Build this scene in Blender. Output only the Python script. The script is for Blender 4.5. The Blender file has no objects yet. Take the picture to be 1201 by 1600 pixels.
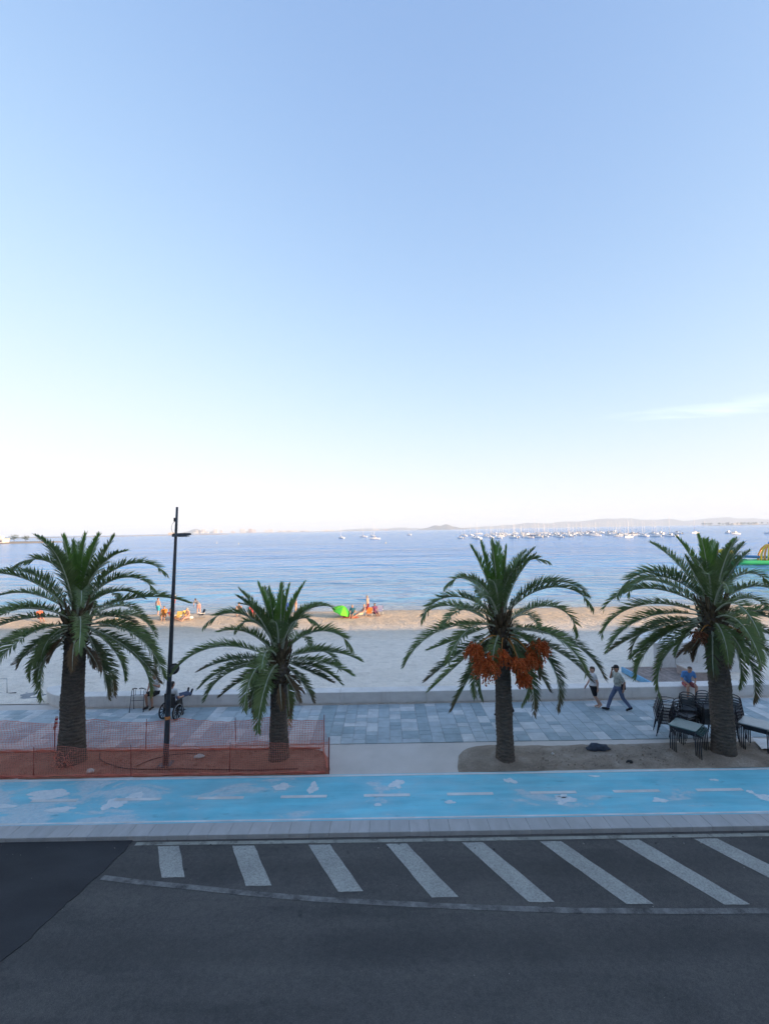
import bpy, bmesh, math, random
from mathutils import Vector, Matrix, noise as mnoise

sc = bpy.context.scene
R = math.radians
random.seed(11)

# ------------------------------------------------------------------ camera
CAM_H = 7.15
PITCH = math.atan(28 / 720.0)
ROLL = math.atan(0.0165)
cam_data = bpy.data.cameras.new('camera')
cam = bpy.data.objects.new('camera', cam_data)
sc.collection.objects.link(cam)
sc.camera = cam
cam_data.sensor_fit = 'VERTICAL'
cam_data.sensor_height = 36.0
cam_data.lens = 720.0 / 1600.0 * 36.0
cam_data.clip_start = 0.05
cam_data.clip_end = 30000
_f = Vector((0, math.cos(PITCH), math.sin(PITCH)))
_u0 = Vector((0, -math.sin(PITCH), math.cos(PITCH)))
_r0 = Vector((1, 0, 0))
_r = _r0 * math.cos(ROLL) - _u0 * math.sin(ROLL)
_u = _r0 * math.sin(ROLL) + _u0 * math.cos(ROLL)
_m = Matrix((_r, _u, -_f)).transposed().to_4x4()
_m.translation = (0, 0, CAM_H)
cam.matrix_world = _m

# ------------------------------------------------------------------ world, sun, exposure
SUN_EL, SUN_OFF = R(11.5), R(62)          # low evening sun, behind and to the right of the camera
world = bpy.data.worlds.new('World')
sc.world = world
world.use_nodes = True
wt = world.node_tree
bgn = wt.nodes['Background']
sky = wt.nodes.new('ShaderNodeTexSky')
sky.sky_type = 'NISHITA'
sky.sun_disc = False
sky.sun_elevation = SUN_EL
sky.sun_rotation = R(180) - SUN_OFF
sky.altitude = 0
sky.air_density = 1.0
sky.dust_density = 0.6
sky.ozone_density = 2.2
bgn.inputs['Strength'].default_value = 0.15


def wnode(kind, **kw):
    n = wt.nodes.new(kind)
    for k, v in kw.items():
        setattr(n, k, v)
    return n


def wmath(op, a, b=None, c=None, clamp=False):
    n = wnode('ShaderNodeMath', operation=op, use_clamp=clamp)
    for i, v in enumerate((a, b, c)):
        if v is None:
            continue
        if isinstance(v, (int, float)):
            n.inputs[i].default_value = v
        else:
            wt.links.new(v, n.inputs[i])
    return n.outputs[0]


# a thin wisp of high cirrus low in the sky
tc = wnode('ShaderNodeTexCoord')
sx = wnode('ShaderNodeSeparateXYZ')
wt.links.new(tc.outputs['Generated'], sx.inputs[0])
ysafe = wmath('MAXIMUM', sx.outputs[1], 0.02)
uu = wmath('DIVIDE', sx.outputs[0], ysafe)
vv = wmath('DIVIDE', sx.outputs[2], ysafe)
cv = wnode('ShaderNodeCombineXYZ')
wt.links.new(wmath('MULTIPLY', uu, 3.0), cv.inputs[0])
wt.links.new(wmath('MULTIPLY', vv, 40.0), cv.inputs[1])
nz = wnode('ShaderNodeTexNoise')
nz.inputs['Scale'].default_value = 1.3
nz.inputs['Detail'].default_value = 7
nz.inputs['Distortion'].default_value = 0.7
wt.links.new(cv.outputs[0], nz.inputs['Vector'])
du = wmath('SUBTRACT', uu, 0.42)
curve = wmath('ADD', wmath('MULTIPLY', wmath('MULTIPLY', du, du), 0.16), 0.2385)
wob = wmath('MULTIPLY', wmath('SUBTRACT', nz.outputs[0], 0.5), 0.045)
dist = wmath('ABSOLUTE', wmath('SUBTRACT', wmath('ADD', vv, wob), curve))
wid = wmath('ADD', wmath('MULTIPLY', wmath('MAXIMUM', du, 0.0), 0.035), 0.004)
band = wmath('SUBTRACT', 1.0, wmath('DIVIDE', dist, wid), clamp=True)
along = wmath('MULTIPLY', wmath('SUBTRACT', uu, 0.46), 6.0, clamp=True)
fade = wmath('SUBTRACT', 1.0, wmath('MULTIPLY', wmath('SUBTRACT', uu, 1.15), 3.0, clamp=True), clamp=True)
front = wmath('GREATER_THAN', sx.outputs[1], 0.1)
wisp = wmath('MULTIPLY', wmath('MULTIPLY', wmath('MULTIPLY', band, along), fade), front)
wisp = wmath('MULTIPLY', wmath('MULTIPLY', wisp, wmath('POWER', nz.outputs[0], 1.2)), 0.42)
mixc = wnode('ShaderNodeMix', data_type='RGBA', blend_type='ADD')
wt.links.new(wisp, mixc.inputs['Factor'])
# the camera's soft highlight shoulder, the same over the whole sky: c * (1 - exp(-k x / c))
EXPOSURE = 1.9
sep = wnode('ShaderNodeSeparateColor')
wt.links.new(sky.outputs[0], sep.inputs[0])
comb = wnode('ShaderNodeCombineColor')
for i_, k_ in enumerate((5.15, 5.1, 6.5)):
    c_ = (1.14, 1.10, 1.16)[i_]
    e_ = wmath('EXPONENT', wmath('MULTIPLY', sep.outputs[i_], -k_ * 0.15 / c_))
    wt.links.new(wmath('MULTIPLY', wmath('SUBTRACT', 1.0, e_), c_ / (0.15 * 2 ** EXPOSURE)), comb.inputs[i_])
wt.links.new(comb.outputs[0], mixc.inputs[6])
mixc.inputs[7].default_value = (1.5, 1.45, 1.35, 1)
wt.links.new(mixc.outputs[2], bgn.inputs['Color'])

sun_data = bpy.data.lights.new('sun', 'SUN')
sun = bpy.data.objects.new('sun', sun_data)
sc.collection.objects.link(sun)
sun_data.energy = 2.8
sun_data.angle = R(0.5)
sun_data.color = (1.0, 0.68, 0.38)
_s = Vector((math.sin(SUN_OFF) * math.cos(SUN_EL), -math.cos(SUN_OFF) * math.cos(SUN_EL), math.sin(SUN_EL)))
sun.rotation_euler = (-_s).to_track_quat('-Z', 'Y').to_euler()
sun.location = (40, -20, 30)

sc.view_settings.view_transform = 'Standard'
sc.view_settings.look = 'None'
sc.view_settings.gamma = 1.0
sc.view_settings.exposure = EXPOSURE
sc.view_settings.use_curve_mapping = False
sc.render.engine = 'CYCLES'
sc.cycles.use_denoising = True
sc.cycles.use_adaptive_sampling = True
sc.cycles.adaptive_threshold = 0.02
sc.cycles.max_bounces = 6
sc.cycles.diffuse_bounces = 4
sc.cycles.glossy_bounces = 2
sc.cycles.transmission_bounces = 3
sc.cycles.transparent_max_bounces = 8
sc.cycles.volume_bounces = 1
sc.cycles.caustics_reflective = False
sc.cycles.caustics_refractive = False

# ------------------------------------------------------------------ helpers
COL = sc.collection


def tag(o, label=None, cat=None, group=None, kind=None):
    if label: o['label'] = label
    if cat: o['category'] = cat
    if group: o['group'] = group
    if kind: o['kind'] = kind
    return o


def empty(name, loc=(0, 0, 0), rz=0.0):
    o = bpy.data.objects.new(name, None)
    o.empty_display_size = 0.2
    COL.objects.link(o)
    o.location = loc
    o.rotation_euler = (0, 0, rz)
    return o


def copy_tree(o, parent=None):
    c = o.copy()
    COL.objects.link(c)
    c.parent = parent
    for ch in o.children:
        copy_tree(ch, c)
    return c


class MB:
    """collects shapes and links them as one mesh object"""

    def __init__(self):
        self.v, self.f, self.mi, self.sm = [], [], [], []
        self.cur = 0

    def face(self, idx, smooth=False):
        self.f.append(tuple(idx)); self.mi.append(self.cur); self.sm.append(smooth)

    def add(self, verts, faces, smooth=False):
        b = len(self.v)
        self.v.extend(tuple(p) for p in verts)
        for f in faces:
            self.face([b + i for i in f], smooth)

    def box(self, lo, hi, M=None, taper=1.0):
        x0, y0, z0 = lo; x1, y1, z1 = hi
        cx, cy = (x0 + x1) / 2, (y0 + y1) / 2
        vs = [(x0, y0, z0), (x1, y0, z0), (x1, y1, z0), (x0, y1, z0)]
        vs += [(cx + (x - cx) * taper, cy + (y - cy) * taper, z1) for x, y, _ in vs]
        if M: vs = [M @ Vector(p) for p in vs]
        self.add(vs, [(3, 2, 1, 0), (4, 5, 6, 7), (0, 1, 5, 4), (1, 2, 6, 5), (2, 3, 7, 6), (3, 0, 4, 7)])

    def bbox(self, lo, hi, b=0.01, M=None):
        """box with chamfered top and vertical edges"""
        x0, y0, z0 = lo; x1, y1, z1 = hi
        def ring(i, z):
            return [(x0 + i, y0, z), (x1 - i, y0, z), (x1, y0 + i, z), (x1, y1 - i, z), (x1 - i, y1, z), (x0 + i, y1, z), (x0, y1 - i, z), (x0, y0 + i, z)]
        def inner(z):
            return [(x0 + b, y0 + b, z), (x1 - b, y0 + b, z), (x1 - b, y0 + b, z), (x1 - b, y1 - b, z), (x1 - b, y1 - b, z), (x0 + b, y1 - b, z), (x0 + b, y1 - b, z), (x0 + b, y0 + b, z)]
        vs = ring(b, z0) + ring(b, z1 - b) + [(x0 + b, y0 + b, z1), (x1 - b, y0 + b, z1), (x1 - b, y1 - b, z1), (x0 + b, y1 - b, z1)]
        if M: vs = [M @ Vector(p) for p in vs]
        fs = [(i, (i + 1) % 8, 8 + (i + 1) % 8, 8 + i) for i in range(8)]
        fs += [(8, 9, 17, 16), (9, 10, 17), (10, 11, 18, 17), (11, 12, 18), (12, 13, 19, 18), (13, 14, 19), (14, 15, 16, 19), (15, 8, 16), (16, 17, 18, 19), tuple(range(7, -1, -1))]
        self.add(vs, fs)

    def tube(self, pts, rad, n=8, cap=True, smooth=True, flat=1.0):
        pts = [Vector(p) for p in pts]
        if isinstance(rad, (int, float)): rad = [rad] * len(pts)
        vs = []
        t = (pts[1] - pts[0]).normalized()
        ref = Vector((0, 0, 1)) if abs(t.z) < 0.9 else Vector((0, 1, 0))
        a = t.cross(ref).normalized()
        for i, p in enumerate(pts):
            if i == 0: t = pts[1] - pts[0]
            elif i == len(pts) - 1: t = pts[-1] - pts[-2]
            else: t = pts[i + 1] - pts[i - 1]
            t = t.normalized()
            a = (a - t * a.dot(t)).normalized()
            b = t.cross(a)
            for k in range(n):
                an = 2 * math.pi * k / n
                vs.append(p + (a * math.cos(an) + b * math.sin(an) * flat) * rad[i])
        fs = []
        for i in range(len(pts) - 1):
            for k in range(n):
                fs.append((i * n + k, i * n + (k + 1) % n, (i + 1) * n + (k + 1) % n, (i + 1) * n + k))
        self.add(vs, fs, smooth)
        if cap:
            b = len(self.v) - len(vs)
            self.face([b + k for k in range(n - 1, -1, -1)])
            self.face([b + (len(pts) - 1) * n + k for k in range(n)])

    def lathe(self, prof, n=16, M=None, smooth=True):
        vs = []
        for r, z in prof:
            for k in range(n):
                an = 2 * math.pi * k / n
                p = Vector((r * math.cos(an), r * math.sin(an), z))
                vs.append(M @ p if M else p)
        fs = []
        for i in range(len(prof) - 1):
            for k in range(n):
                fs.append((i * n + k, i * n + (k + 1) % n, (i + 1) * n + (k + 1) % n, (i + 1) * n + k))
        self.add(vs, fs, smooth)

    def ball(self, c, r, n=10, m=7, scale=(1, 1, 1), M=None):
        c = Vector(c)
        vs = []
        for i in range(m + 1):
            th = math.pi * i / m
            for k in range(n):
                an = 2 * math.pi * k / n
                p = Vector((math.sin(th) * math.cos(an) * scale[0], math.sin(th) * math.sin(an) * scale[1], -math.cos(th) * scale[2])) * r
                if M: p = M @ p
                vs.append(c + p)
        fs = []
        for i in range(m):
            for k in range(n):
                fs.append((i * n + k, i * n + (k + 1) % n, (i + 1) * n + (k + 1) % n, (i + 1) * n + k))
        self.add(vs, fs, True)

    def prism(self, poly, z0, z1):
        n = len(poly)
        b = len(self.v)
        self.v.extend([(x, y, z0) for x, y in poly] + [(x, y, z1) for x, y in poly])
        for i in range(n):
            j = (i + 1) % n
            self.face((b + i, b + j, b + n + j, b + n + i))
        self.face([b + n + i for i in range(n)])
        self.face([b + i for i in range(n - 1, -1, -1)])

    def mesh(self, name, mats):
        me = bpy.data.meshes.new(name)
        me.from_pydata(self.v, [], self.f)
        if not isinstance(mats, (list, tuple)): mats = [mats]
        for m in mats: me.materials.append(m)
        me.polygons.foreach_set('material_index', self.mi)
        me.polygons.foreach_set('use_smooth', self.sm)
        me.update()
        return me

    def build(self, name, mats, parent=None, loc=None, rz=None):
        return link(name, self.mesh(name, mats), parent, loc, rz)


def link(name, me, parent=None, loc=None, rz=None):
    o = bpy.data.objects.new(name, me)
    COL.objects.link(o)
    if parent: o.parent = parent
    if loc: o.location = loc
    if rz is not None: o.rotation_euler = (0, 0, rz)
    return o


# ------------------------------------------------------------------ materials
MATS = {}


class NT:
    def __init__(self, name):
        m = bpy.data.materials.new(name)
        m.use_nodes = True
        self.m, self.t = m, m.node_tree
        self.b = self.t.nodes['Principled BSDF']

    def n(self, kind, **kw):
        nd = self.t.nodes.new(kind)
        for k, v in kw.items(): setattr(nd, k, v)
        return nd

    def l(self, a, b): self.t.links.new(a, b)

    def pos(self, scale=(1, 1, 1), obj=False, rot=(0, 0, 0)):
        mp = self.n('ShaderNodeMapping')
        mp.inputs['Scale'].default_value = scale
        mp.inputs['Rotation'].default_value = rot
        if obj:
            t = self.n('ShaderNodeTexCoord'); self.l(t.outputs['Object'], mp.inputs[0])
        else:
            t = self.n('ShaderNodeNewGeometry'); self.l(t.outputs['Position'], mp.inputs[0])
        return mp.outputs[0]

    def noise(self, vec, scale, detail=4, rough=0.55, dist=0.0):
        nd = self.n('ShaderNodeTexNoise')
        nd.inputs['Scale'].default_value = scale
        nd.inputs['Detail'].default_value = detail
        nd.inputs['Roughness'].default_value = rough
        nd.inputs['Distortion'].default_value = dist
        self.l(vec, nd.inputs['Vector'])
        return nd.outputs[0]

    def ramp(self, fac, stops, interp='LINEAR'):
        r = self.n('ShaderNodeValToRGB')
        r.color_ramp.interpolation = interp
        el = r.color_ramp.elements
        while len(el) < len(stops): el.new(0.5)
        for e, (p, c) in zip(el, stops):
            e.position = p
            e.color = (c, c, c, 1) if isinstance(c, (int, float)) else (*c, 1)
        self.l(fac, r.inputs[0])
        return r.outputs[0]

    def mix(self, fac, a, b, mode='MIX'):
        x = self.n('ShaderNodeMix', data_type='RGBA', blend_type=mode)
        for s, v in ((x.inputs['Factor'], fac), (x.inputs[6], a), (x.inputs[7], b)):
            if isinstance(v, (int, float)): s.default_value = v
            elif isinstance(v, tuple): s.default_value = (*v, 1)
            else: self.l(v, s)
        return x.outputs[2]

    def math(self, op, a, b=0.0, clamp=False):
        x = self.n('ShaderNodeMath', operation=op, use_clamp=clamp)
        for s, v in zip(x.inputs, (a, b)):
            if isinstance(v, (int, float)): s.default_value = v
            else: self.l(v, s)
        return x.outputs[0]

    def color(self, c):
        s = self.b.inputs['Base Color']
        if isinstance(c, tuple): s.default_value = (*c, 1)
        else: self.l(c, s)

    def bump(self, h, strength=0.3, dist=0.02):
        b = self.n('ShaderNodeBump')
        b.inputs['Strength'].default_value = strength
        b.inputs['Distance'].default_value = dist
        self.l(h, b.inputs['Height'])
        self.l(b.outputs[0], self.b.inputs['Normal'])

    def set(self, rough=0.8, metal=0.0, spec=0.3):
        self.b.inputs['Roughness'].default_value = rough
        self.b.inputs['Metallic'].default_value = metal
        self.b.inputs['Specular IOR Level'].default_value = spec
        return self


def plain(name, c, rough=0.6, metal=0.0, spec=0.4, var=0.12, scale=6.0, bump=0.0):
    """a surface of one colour with a little uneven wear"""
    if name in MATS: return MATS[name]
    t = NT(name).set(rough, metal, spec)
    p = t.pos(obj=True)
    f = t.noise(p, scale, 5, 0.6)
    lo = tuple(max(0, x * (1 - var * 1.6)) for x in c)
    hi = tuple(min(1, x * (1 + var)) for x in c)
    t.color(t.ramp(f, [(0.3, lo), (0.7, hi)]))
    if bump: t.bump(f, bump, 0.01)
    MATS[name] = t.m
    return t.m

# ================================================================== THE SETTING
# ---- ground sheet under everything
def sheet(name, x0, x1, y0, y1, z, m, nx=1, ny=1, zf=None):
    b = MB()
    for j in range(ny + 1):
        for i in range(nx + 1):
            x = x0 + (x1 - x0) * i / nx
            y = y0 + (y1 - y0) * j / ny
            b.v.append((x, y, z + (zf(x, y) if zf else 0)))
    for j in range(ny):
        for i in range(nx):
            a = j * (nx + 1) + i
            b.face((a, a + 1, a + nx + 2, a + nx + 1), bool(zf))
    return b.build(name, m)


t = NT('seabed_earth').set(0.95, 0, 0.1)
t.color(t.ramp(t.noise(t.pos(), 0.05, 6), [(0.3, (0.24, 0.2, 0.15)), (0.7, (0.34, 0.29, 0.22))]))
ground = sheet('ground', -9000, 9000, -400, 9400, -2.2, t.m)
tag(ground, 'flat earth and sea bed lying under everything', 'ground', kind='structure')

ROAD_Z = -0.11
# ---- road
t = NT('asphalt').set(0.88, 0, 0.25)
p = t.pos()
big = t.noise(t.pos((0.5, 0.9, 1)), 0.7, 5, 0.6, 0.6)
streak = t.noise(t.pos((0.25, 2.2, 1)), 0.9, 5, 0.6, 0.2)
grain = t.noise(p, 130, 3, 0.7)
base = t.ramp(big, [(0.28, (0.062, 0.062, 0.063)), (0.5, (0.087, 0.084, 0.084)), (0.75, (0.118, 0.113, 0.108))])
base = t.mix(t.ramp(streak, [(0.4, 0.0), (0.75, 0.55)]), base, (0.132, 0.127, 0.120))
mid = t.noise(p, 14, 5, 0.75)
base = t.mix(1.0, base, t.ramp(mid, [(0.3, (0.78, 0.78, 0.78)), (0.5, (1, 1, 1)), (0.72, (1.25, 1.24, 1.2))]), 'MULTIPLY')
fine = t.ramp(grain, [(0.25, (0.45, 0.45, 0.45)), (0.5, (1, 1, 1)), (0.74, (1.9, 1.86, 1.75))])
col = t.mix(1.0, base, fine, 'MULTIPLY')
tracks = t.n('ShaderNodeTexWave', wave_type='BANDS', bands_direction='Y')
tracks.inputs['Scale'].default_value = 0.17
tracks.inputs['Distortion'].default_value = 0.6
tracks.inputs['Detail'].default_value = 3
tracks.inputs['Detail Scale'].default_value = 0.5
t.l(t.pos((0.15, 1, 1)), tracks.inputs['Vector'])
col = t.mix(t.math('MULTIPLY', t.ramp(tracks.outputs[0], [(0.55, 0.0), (0.95, 1.0)]), t.ramp(streak, [(0.3, 0.1), (0.7, 0.5)])), col, (0.052, 0.051, 0.052))
spots = t.ramp(t.noise(t.pos(), 2.7, 2, 0.4), [(0.72, 0.0), (0.78, 0.6)])
col = t.mix(spots, col, (0.022, 0.022, 0.024))
t.color(col)
t.bump(t.math('ADD', grain, t.math('MULTIPLY', big, 0.6)), 0.35, 0.012)
M_ASPHALT = t.m
road = sheet('road', -160, 160, -1.2, 11.3, ROAD_Z, M_ASPHALT, 160, 8)
tag(road, 'dark worn asphalt road along the sea front', 'road', kind='structure')

t = NT('fresh_asphalt').set(0.85, 0, 0.3)
g1 = t.noise(t.pos(), 140, 3, 0.7)
c0 = t.ramp(t.noise(t.pos((0.6, 1.4, 1)), 0.9, 5), [(0.3, (0.031, 0.032, 0.036)), (0.7, (0.050, 0.052, 0.057))])
t.color(t.mix(1.0, c0, t.ramp(g1, [(0.25, (0.6, 0.6, 0.6)), (0.75, (1.5, 1.5, 1.5))]), 'MULTIPLY'))
t.bump(g1, 0.35, 0.012)
b = MB()
edge = [(-6.05, 11.205), (-6.1, 10.75), (-6.24, 10.02), (-6.31, 9.6), (-6.42, 9.2), (-6.5, 8.6), (-6.72, 8.0), (-7.0, 7.2), (-7.35, 6.2), (-7.6, 5.0)]
fine_edge = []
for (xa, ya), (xb, yb) in zip(edge[:-1], edge[1:]):
    for k in range(7):
        yy = ya + (yb - ya) * k / 7
        fine_edge.append((xa + (xb - xa) * k / 7 + 0.05 * mnoise.noise(Vector((yy * 2.1, 0, 0))) + 0.03 * mnoise.noise(Vector((yy * 9, 4, 0))), yy))
edge = fine_edge + [edge[-1]]
poly = [(-70, 5.0), ] + edge[::-1] + [(-70, 11.205)]
b.prism(poly, ROAD_Z + 0.002, ROAD_Z + 0.014)
b.build('fresh_asphalt_patch', t.m, road)

# grit and flecks swept over the carriageway
rr = random.Random(31)
b = MB()
for i in range(260):
    x, y = rr.uniform(-11, 11), rr.choice((rr.uniform(2.5, 11.0), rr.uniform(10.7, 11.15)))
    s_ = 0.006 + 0.020 * rr.random() ** 4
    pts = [(x + q[0] * s_ * rr.uniform(0.6, 1.2), y + q[1] * s_ * rr.uniform(0.6, 1.2), ROAD_Z + 0.012 + q[2] * s_ * 0.6) for q in ((1, 0, 0), (-1, 0, 0), (0, 1, 0), (0, -1, 0), (0, 0, 1), (0, 0, -1))]
    b.cur = i % 2
    b.add(pts, [(0, 2, 4), (2, 1, 4), (1, 3, 4), (3, 0, 4), (2, 0, 5), (1, 2, 5), (3, 1, 5), (0, 3, 5)])
tag(b.build('road_grit', [plain('grit_pale', (0.38, 0.36, 0.33), 0.9), plain('grit_dark', (0.05, 0.05, 0.05), 0.9)]), 'scattered grit and flecks on the dark road', 'gravel', kind='stuff')

# worn white road paint
def paint(name, c=(0.62, 0.62, 0.58), lo=0.30, hi=0.42, under=(0.06, 0.06, 0.058), sc_=3.0):
    t = NT(name).set(0.75, 0, 0.3)
    wear = t.math('ADD', t.math('MULTIPLY', t.noise(t.pos(), sc_, 8, 0.7), 0.7), t.math('MULTIPLY', t.noise(t.pos(), 60, 3, 0.7), 0.3))
    shade_ = t.ramp(t.noise(t.pos(), 1.6, 4), [(0.3, tuple(x * 0.72 for x in c)), (0.7, c)])
    t.color(t.mix(t.ramp(wear, [(lo, 1.0), (hi, 0.0)]), shade_, under))
    return t.m


M_PAINT = paint('worn_road_paint', (0.50, 0.51, 0.475), 0.30, 0.58, (0.16, 0.16, 0.155), 26.0)
M_PAINT_FAINT = paint('faint_road_paint', (0.30, 0.30, 0.29), 0.38, 0.62, (0.052, 0.05, 0.05))
hz = [((-5.3, 10.82), (-4.82, 10.83), (-4.27, 9.87), (-4.76, 9.86)), ((-3.6, 10.8), (-3.09, 10.8), (-2.4, 9.6), (-2.92, 9.6)),
      ((-1.85, 10.79), (-1.37, 10.79), (-0.54, 9.41), (-1.04, 9.41)), ((-0.09, 10.78), (0.38, 10.78), (1.31, 9.23), (0.79, 9.23)),
      ((1.64, 10.78), (2.12, 10.78), (3.12, 9.08), (2.63, 9.08)), ((3.4, 10.78), (3.89, 10.78), (4.95, 9.0), (4.45, 9.0)),
      ((5.15, 10.78), (5.67, 10.78), (6.74, 8.95), (6.26, 8.95)), ((6.92, 10.78), (7.44, 10.78), (8.55, 8.93), (8.03, 8.93)),
      ((8.68, 10.78), (9.2, 10.78), (10.3, 8.93), (9.8, 8.93)), ((10.44, 10.78), (10.96, 10.78), (12.05, 8.93), (11.55, 8.93))]
ks = (CAM_H - ROAD_Z) / CAM_H
for q in hz:
    b = MB()
    pts = [(x * ks, y * ks) for x, y in q]
    poly = []
    for i in range(4):
        a, c = Vector(pts[i]), Vector(pts[(i + 1) % 4])
        for k in range(6):
            w_ = a.lerp(c, k / 6)
            poly.append((w_.x + random.uniform(-0.008, 0.008), w_.y + random.uniform(-0.008, 0.008)))
    b.prism(poly[::-1], ROAD_Z + 0.002, ROAD_Z + 0.007)
    b.build('hatch_stripe', M_PAINT, road)


def ribbon(pts, w, z0, z1):
    b = MB()
    L_, R_ = [], []
    for i, pnt in enumerate(pts):
        a = Vector(pts[max(0, i - 1)]); c = Vector(pts[min(len(pts) - 1, i + 1)])
        d = (c - a).normalized(); nrm = Vector((-d.y, d.x))
        pv = Vector(pnt)
        L_.append(pv + nrm * w / 2); R_.append(pv - nrm * w / 2)
    n = len(pts)
    b.v = [(p_.x, p_.y, z1) for p_ in L_] + [(p_.x, p_.y, z1) for p_ in R_] + [(p_.x, p_.y, z0) for p_ in L_] + [(p_.x, p_.y, z0) for p_ in R_]
    for i in range(n - 1):
        b.face((n + i, n + i + 1, i + 1, i))
        b.face((i, i + 1, 2 * n + i + 1, 2 * n + i))
        b.face((3 * n + i, 3 * n + i + 1, n + i + 1, n + i))
    b.face((0, 2 * n, 3 * n, n)); b.face((n - 1, 2 * n - 1, 4 * n - 1, 3 * n - 1))
    return b


crv = [(-6.01, 9.9), (-5.2, 9.76), (-4.01, 9.59), (-2.66, 9.39), (-1.37, 9.23), (-0.13, 9.12), (1.08, 9.02), (2.28, 8.94), (3.45, 8.87), (4.62, 8.84), (5.79, 8.81), (6.97, 8.8), (9, 8.8), (12, 8.82), (16, 8.85), (30, 8.9)]
ribbon([(x * ks, y * ks) for x, y in crv], 0.13, ROAD_Z + 0.002, ROAD_Z + 0.006).build('curved_edge_line', M_PAINT_FAINT, road)
ribbon([(-5.95, 11.09), (0, 11.06), (12, 11.05), (30, 11.05)], 0.11, ROAD_Z + 0.002, ROAD_Z + 0.006).build('kerb_edge_line', paint('edge_line_paint', (0.42, 0.42, 0.37), 0.34, 0.5), road)

# ---- kerb: a run of pale stones, each its own piece
t = NT('kerb_stone').set(0.85, 0, 0.3)
oi = t.n('ShaderNodeObjectInfo')
base = t.ramp(oi.outputs['Random'], [(0.0, (0.45, 0.46, 0.47)), (0.5, (0.475, 0.48, 0.485)), (1.0, (0.51, 0.51, 0.515))])
dirt = t.noise(t.pos((3.0, 0.9, 1), rot=(0, 0, 0.6)), 1.6, 6, 0.65)
base = t.mix(t.ramp(dirt, [(0.35, 0.55), (0.65, 0.0)]), base, (0.36, 0.36, 0.36))
t.color(base)
t.bump(t.noise(t.pos(), 90, 3), 0.25, 0.01)
M_KERB = t.m
kerb = empty('kerb', (0, 11.4, 0))
tag(kerb, 'row of pale grey kerb stones between road and blue cycle lane', 'kerb', kind='structure')
KW = 0.478
sb = MB(); sb.bbox((0, -0.195, -0.2), (KW - 0.003, 0.27, 0), 0.009)
stone_me = sb.mesh('kerb_stone', M_KERB)
for i in range(64):
    o = link('kerb_stone', stone_me, kerb, (-15.3 + i * KW, 0.0, random.uniform(-0.002, 0.002)))
b = MB(); b.box((-90, 11.22, -0.2), (-15.33, 11.66, -0.004)); b.box((-15.3 + 64 * KW, 11.22, -0.2), (90, 11.66, -0.004))
o = b.build('far_kerb_run', M_KERB, kerb); o.location = (0, -11.4, 0)
b = MB(); b.box((-90, 11.24, -0.2), (90, 11.665, -0.03)); o = b.build('kerb_bedding', plain('mortar', (0.12, 0.12, 0.12), 0.95), kerb); o.location = (0, -11.4, 0)

# ---- blue cycle lane
t = NT('blue_lane_paint').set(0.7, 0, 0.35)
grime = t.ramp(t.noise(t.pos((0.3, 2.5, 1)), 1.4, 6, 0.65), [(0.35, (0.82, 0.84, 0.86)), (0.65, (1.06, 1.05, 1.04))])
blue = t.ramp(t.noise(t.pos((0.6, 1.2, 1)), 1.1, 6, 0.6), [(0.3, (0.15, 0.58, 0.74)), (0.55, (0.20, 0.67, 0.83)), (0.75, (0.28, 0.72, 0.85))])
wv = t.pos((0.62, 1.25, 1), rot=(0, 0, 0.25))
wear = t.noise(wv, 0.85, 9, 0.66, 0.5)
sxyz = t.n('ShaderNodeSeparateXYZ'); t.l(t.pos(), sxyz.inputs[0])
left = t.math('MULTIPLY', t.math('ADD', sxyz.outputs[0], 5.0), -0.03, clamp=True)
wearv = t.math('ADD', wear, t.math('MINIMUM', left, 0.16))
worn = t.math('MULTIPLY', t.ramp(wearv, [(0.575, 0.0), (0.64, 0.9)]), t.ramp(t.noise(t.pos(), 22, 4, 0.7), [(0.3, 0.35), (0.6, 1.0)]))
halo = t.ramp(wearv, [(0.42, 0.05), (0.62, 0.5)])
c1 = t.mix(halo, t.mix(1.0, blue, grime, 'MULTIPLY'), (0.36, 0.58, 0.68))
c1 = t.mix(worn, c1, t.ramp(t.noise(t.pos(), 8, 4), [(0.3, (0.50, 0.60, 0.67)), (0.7, (0.68, 0.75, 0.80))]))
dk = t.ramp(t.noise(t.pos((1.2, 3.0, 1), rot=(0, 0, 0.4)), 1.3, 7, 0.7), [(0.60, 0.0), (0.72, 0.55)])
c1 = t.mix(dk, c1, (0.07, 0.19, 0.28))
t.color(c1)
t.bump(t.noise(t.pos(), 70, 3), 0.2, 0.008)
lane = sheet('cycle_lane', -90, 90, 11.66, 13.82, -0.004, t.m, 90, 2)
tag(lane, 'bright blue painted cycle lane with worn pale patches', 'cycle lane', kind='structure')
M_LANEW = paint('lane_white_paint', (0.78, 0.82, 0.84), 0.26, 0.40, (0.14, 0.34, 0.46), 1.8)
for x0, x1 in [(-90, 90)]:
    b = MB(); b.box((x0, 11.70, -0.003), (x1, 11.765, 0.002)); b.build('edge_line', M_LANEW, lane)
    b = MB(); b.box((x0, 13.70, -0.003), (x1, 13.79, 0.002)); b.build('edge_line', M_LANEW, lane)
db = MB(); db.box((0, -0.06, -0.003), (1.24, 0.06, 0.003)); dme = db.mesh('lane_dash', M_LANEW)
for i in range(-5, 9):
    link('lane_dash', dme, lane, (-0.68 + 2.24 * i, 12.72, 0))
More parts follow.
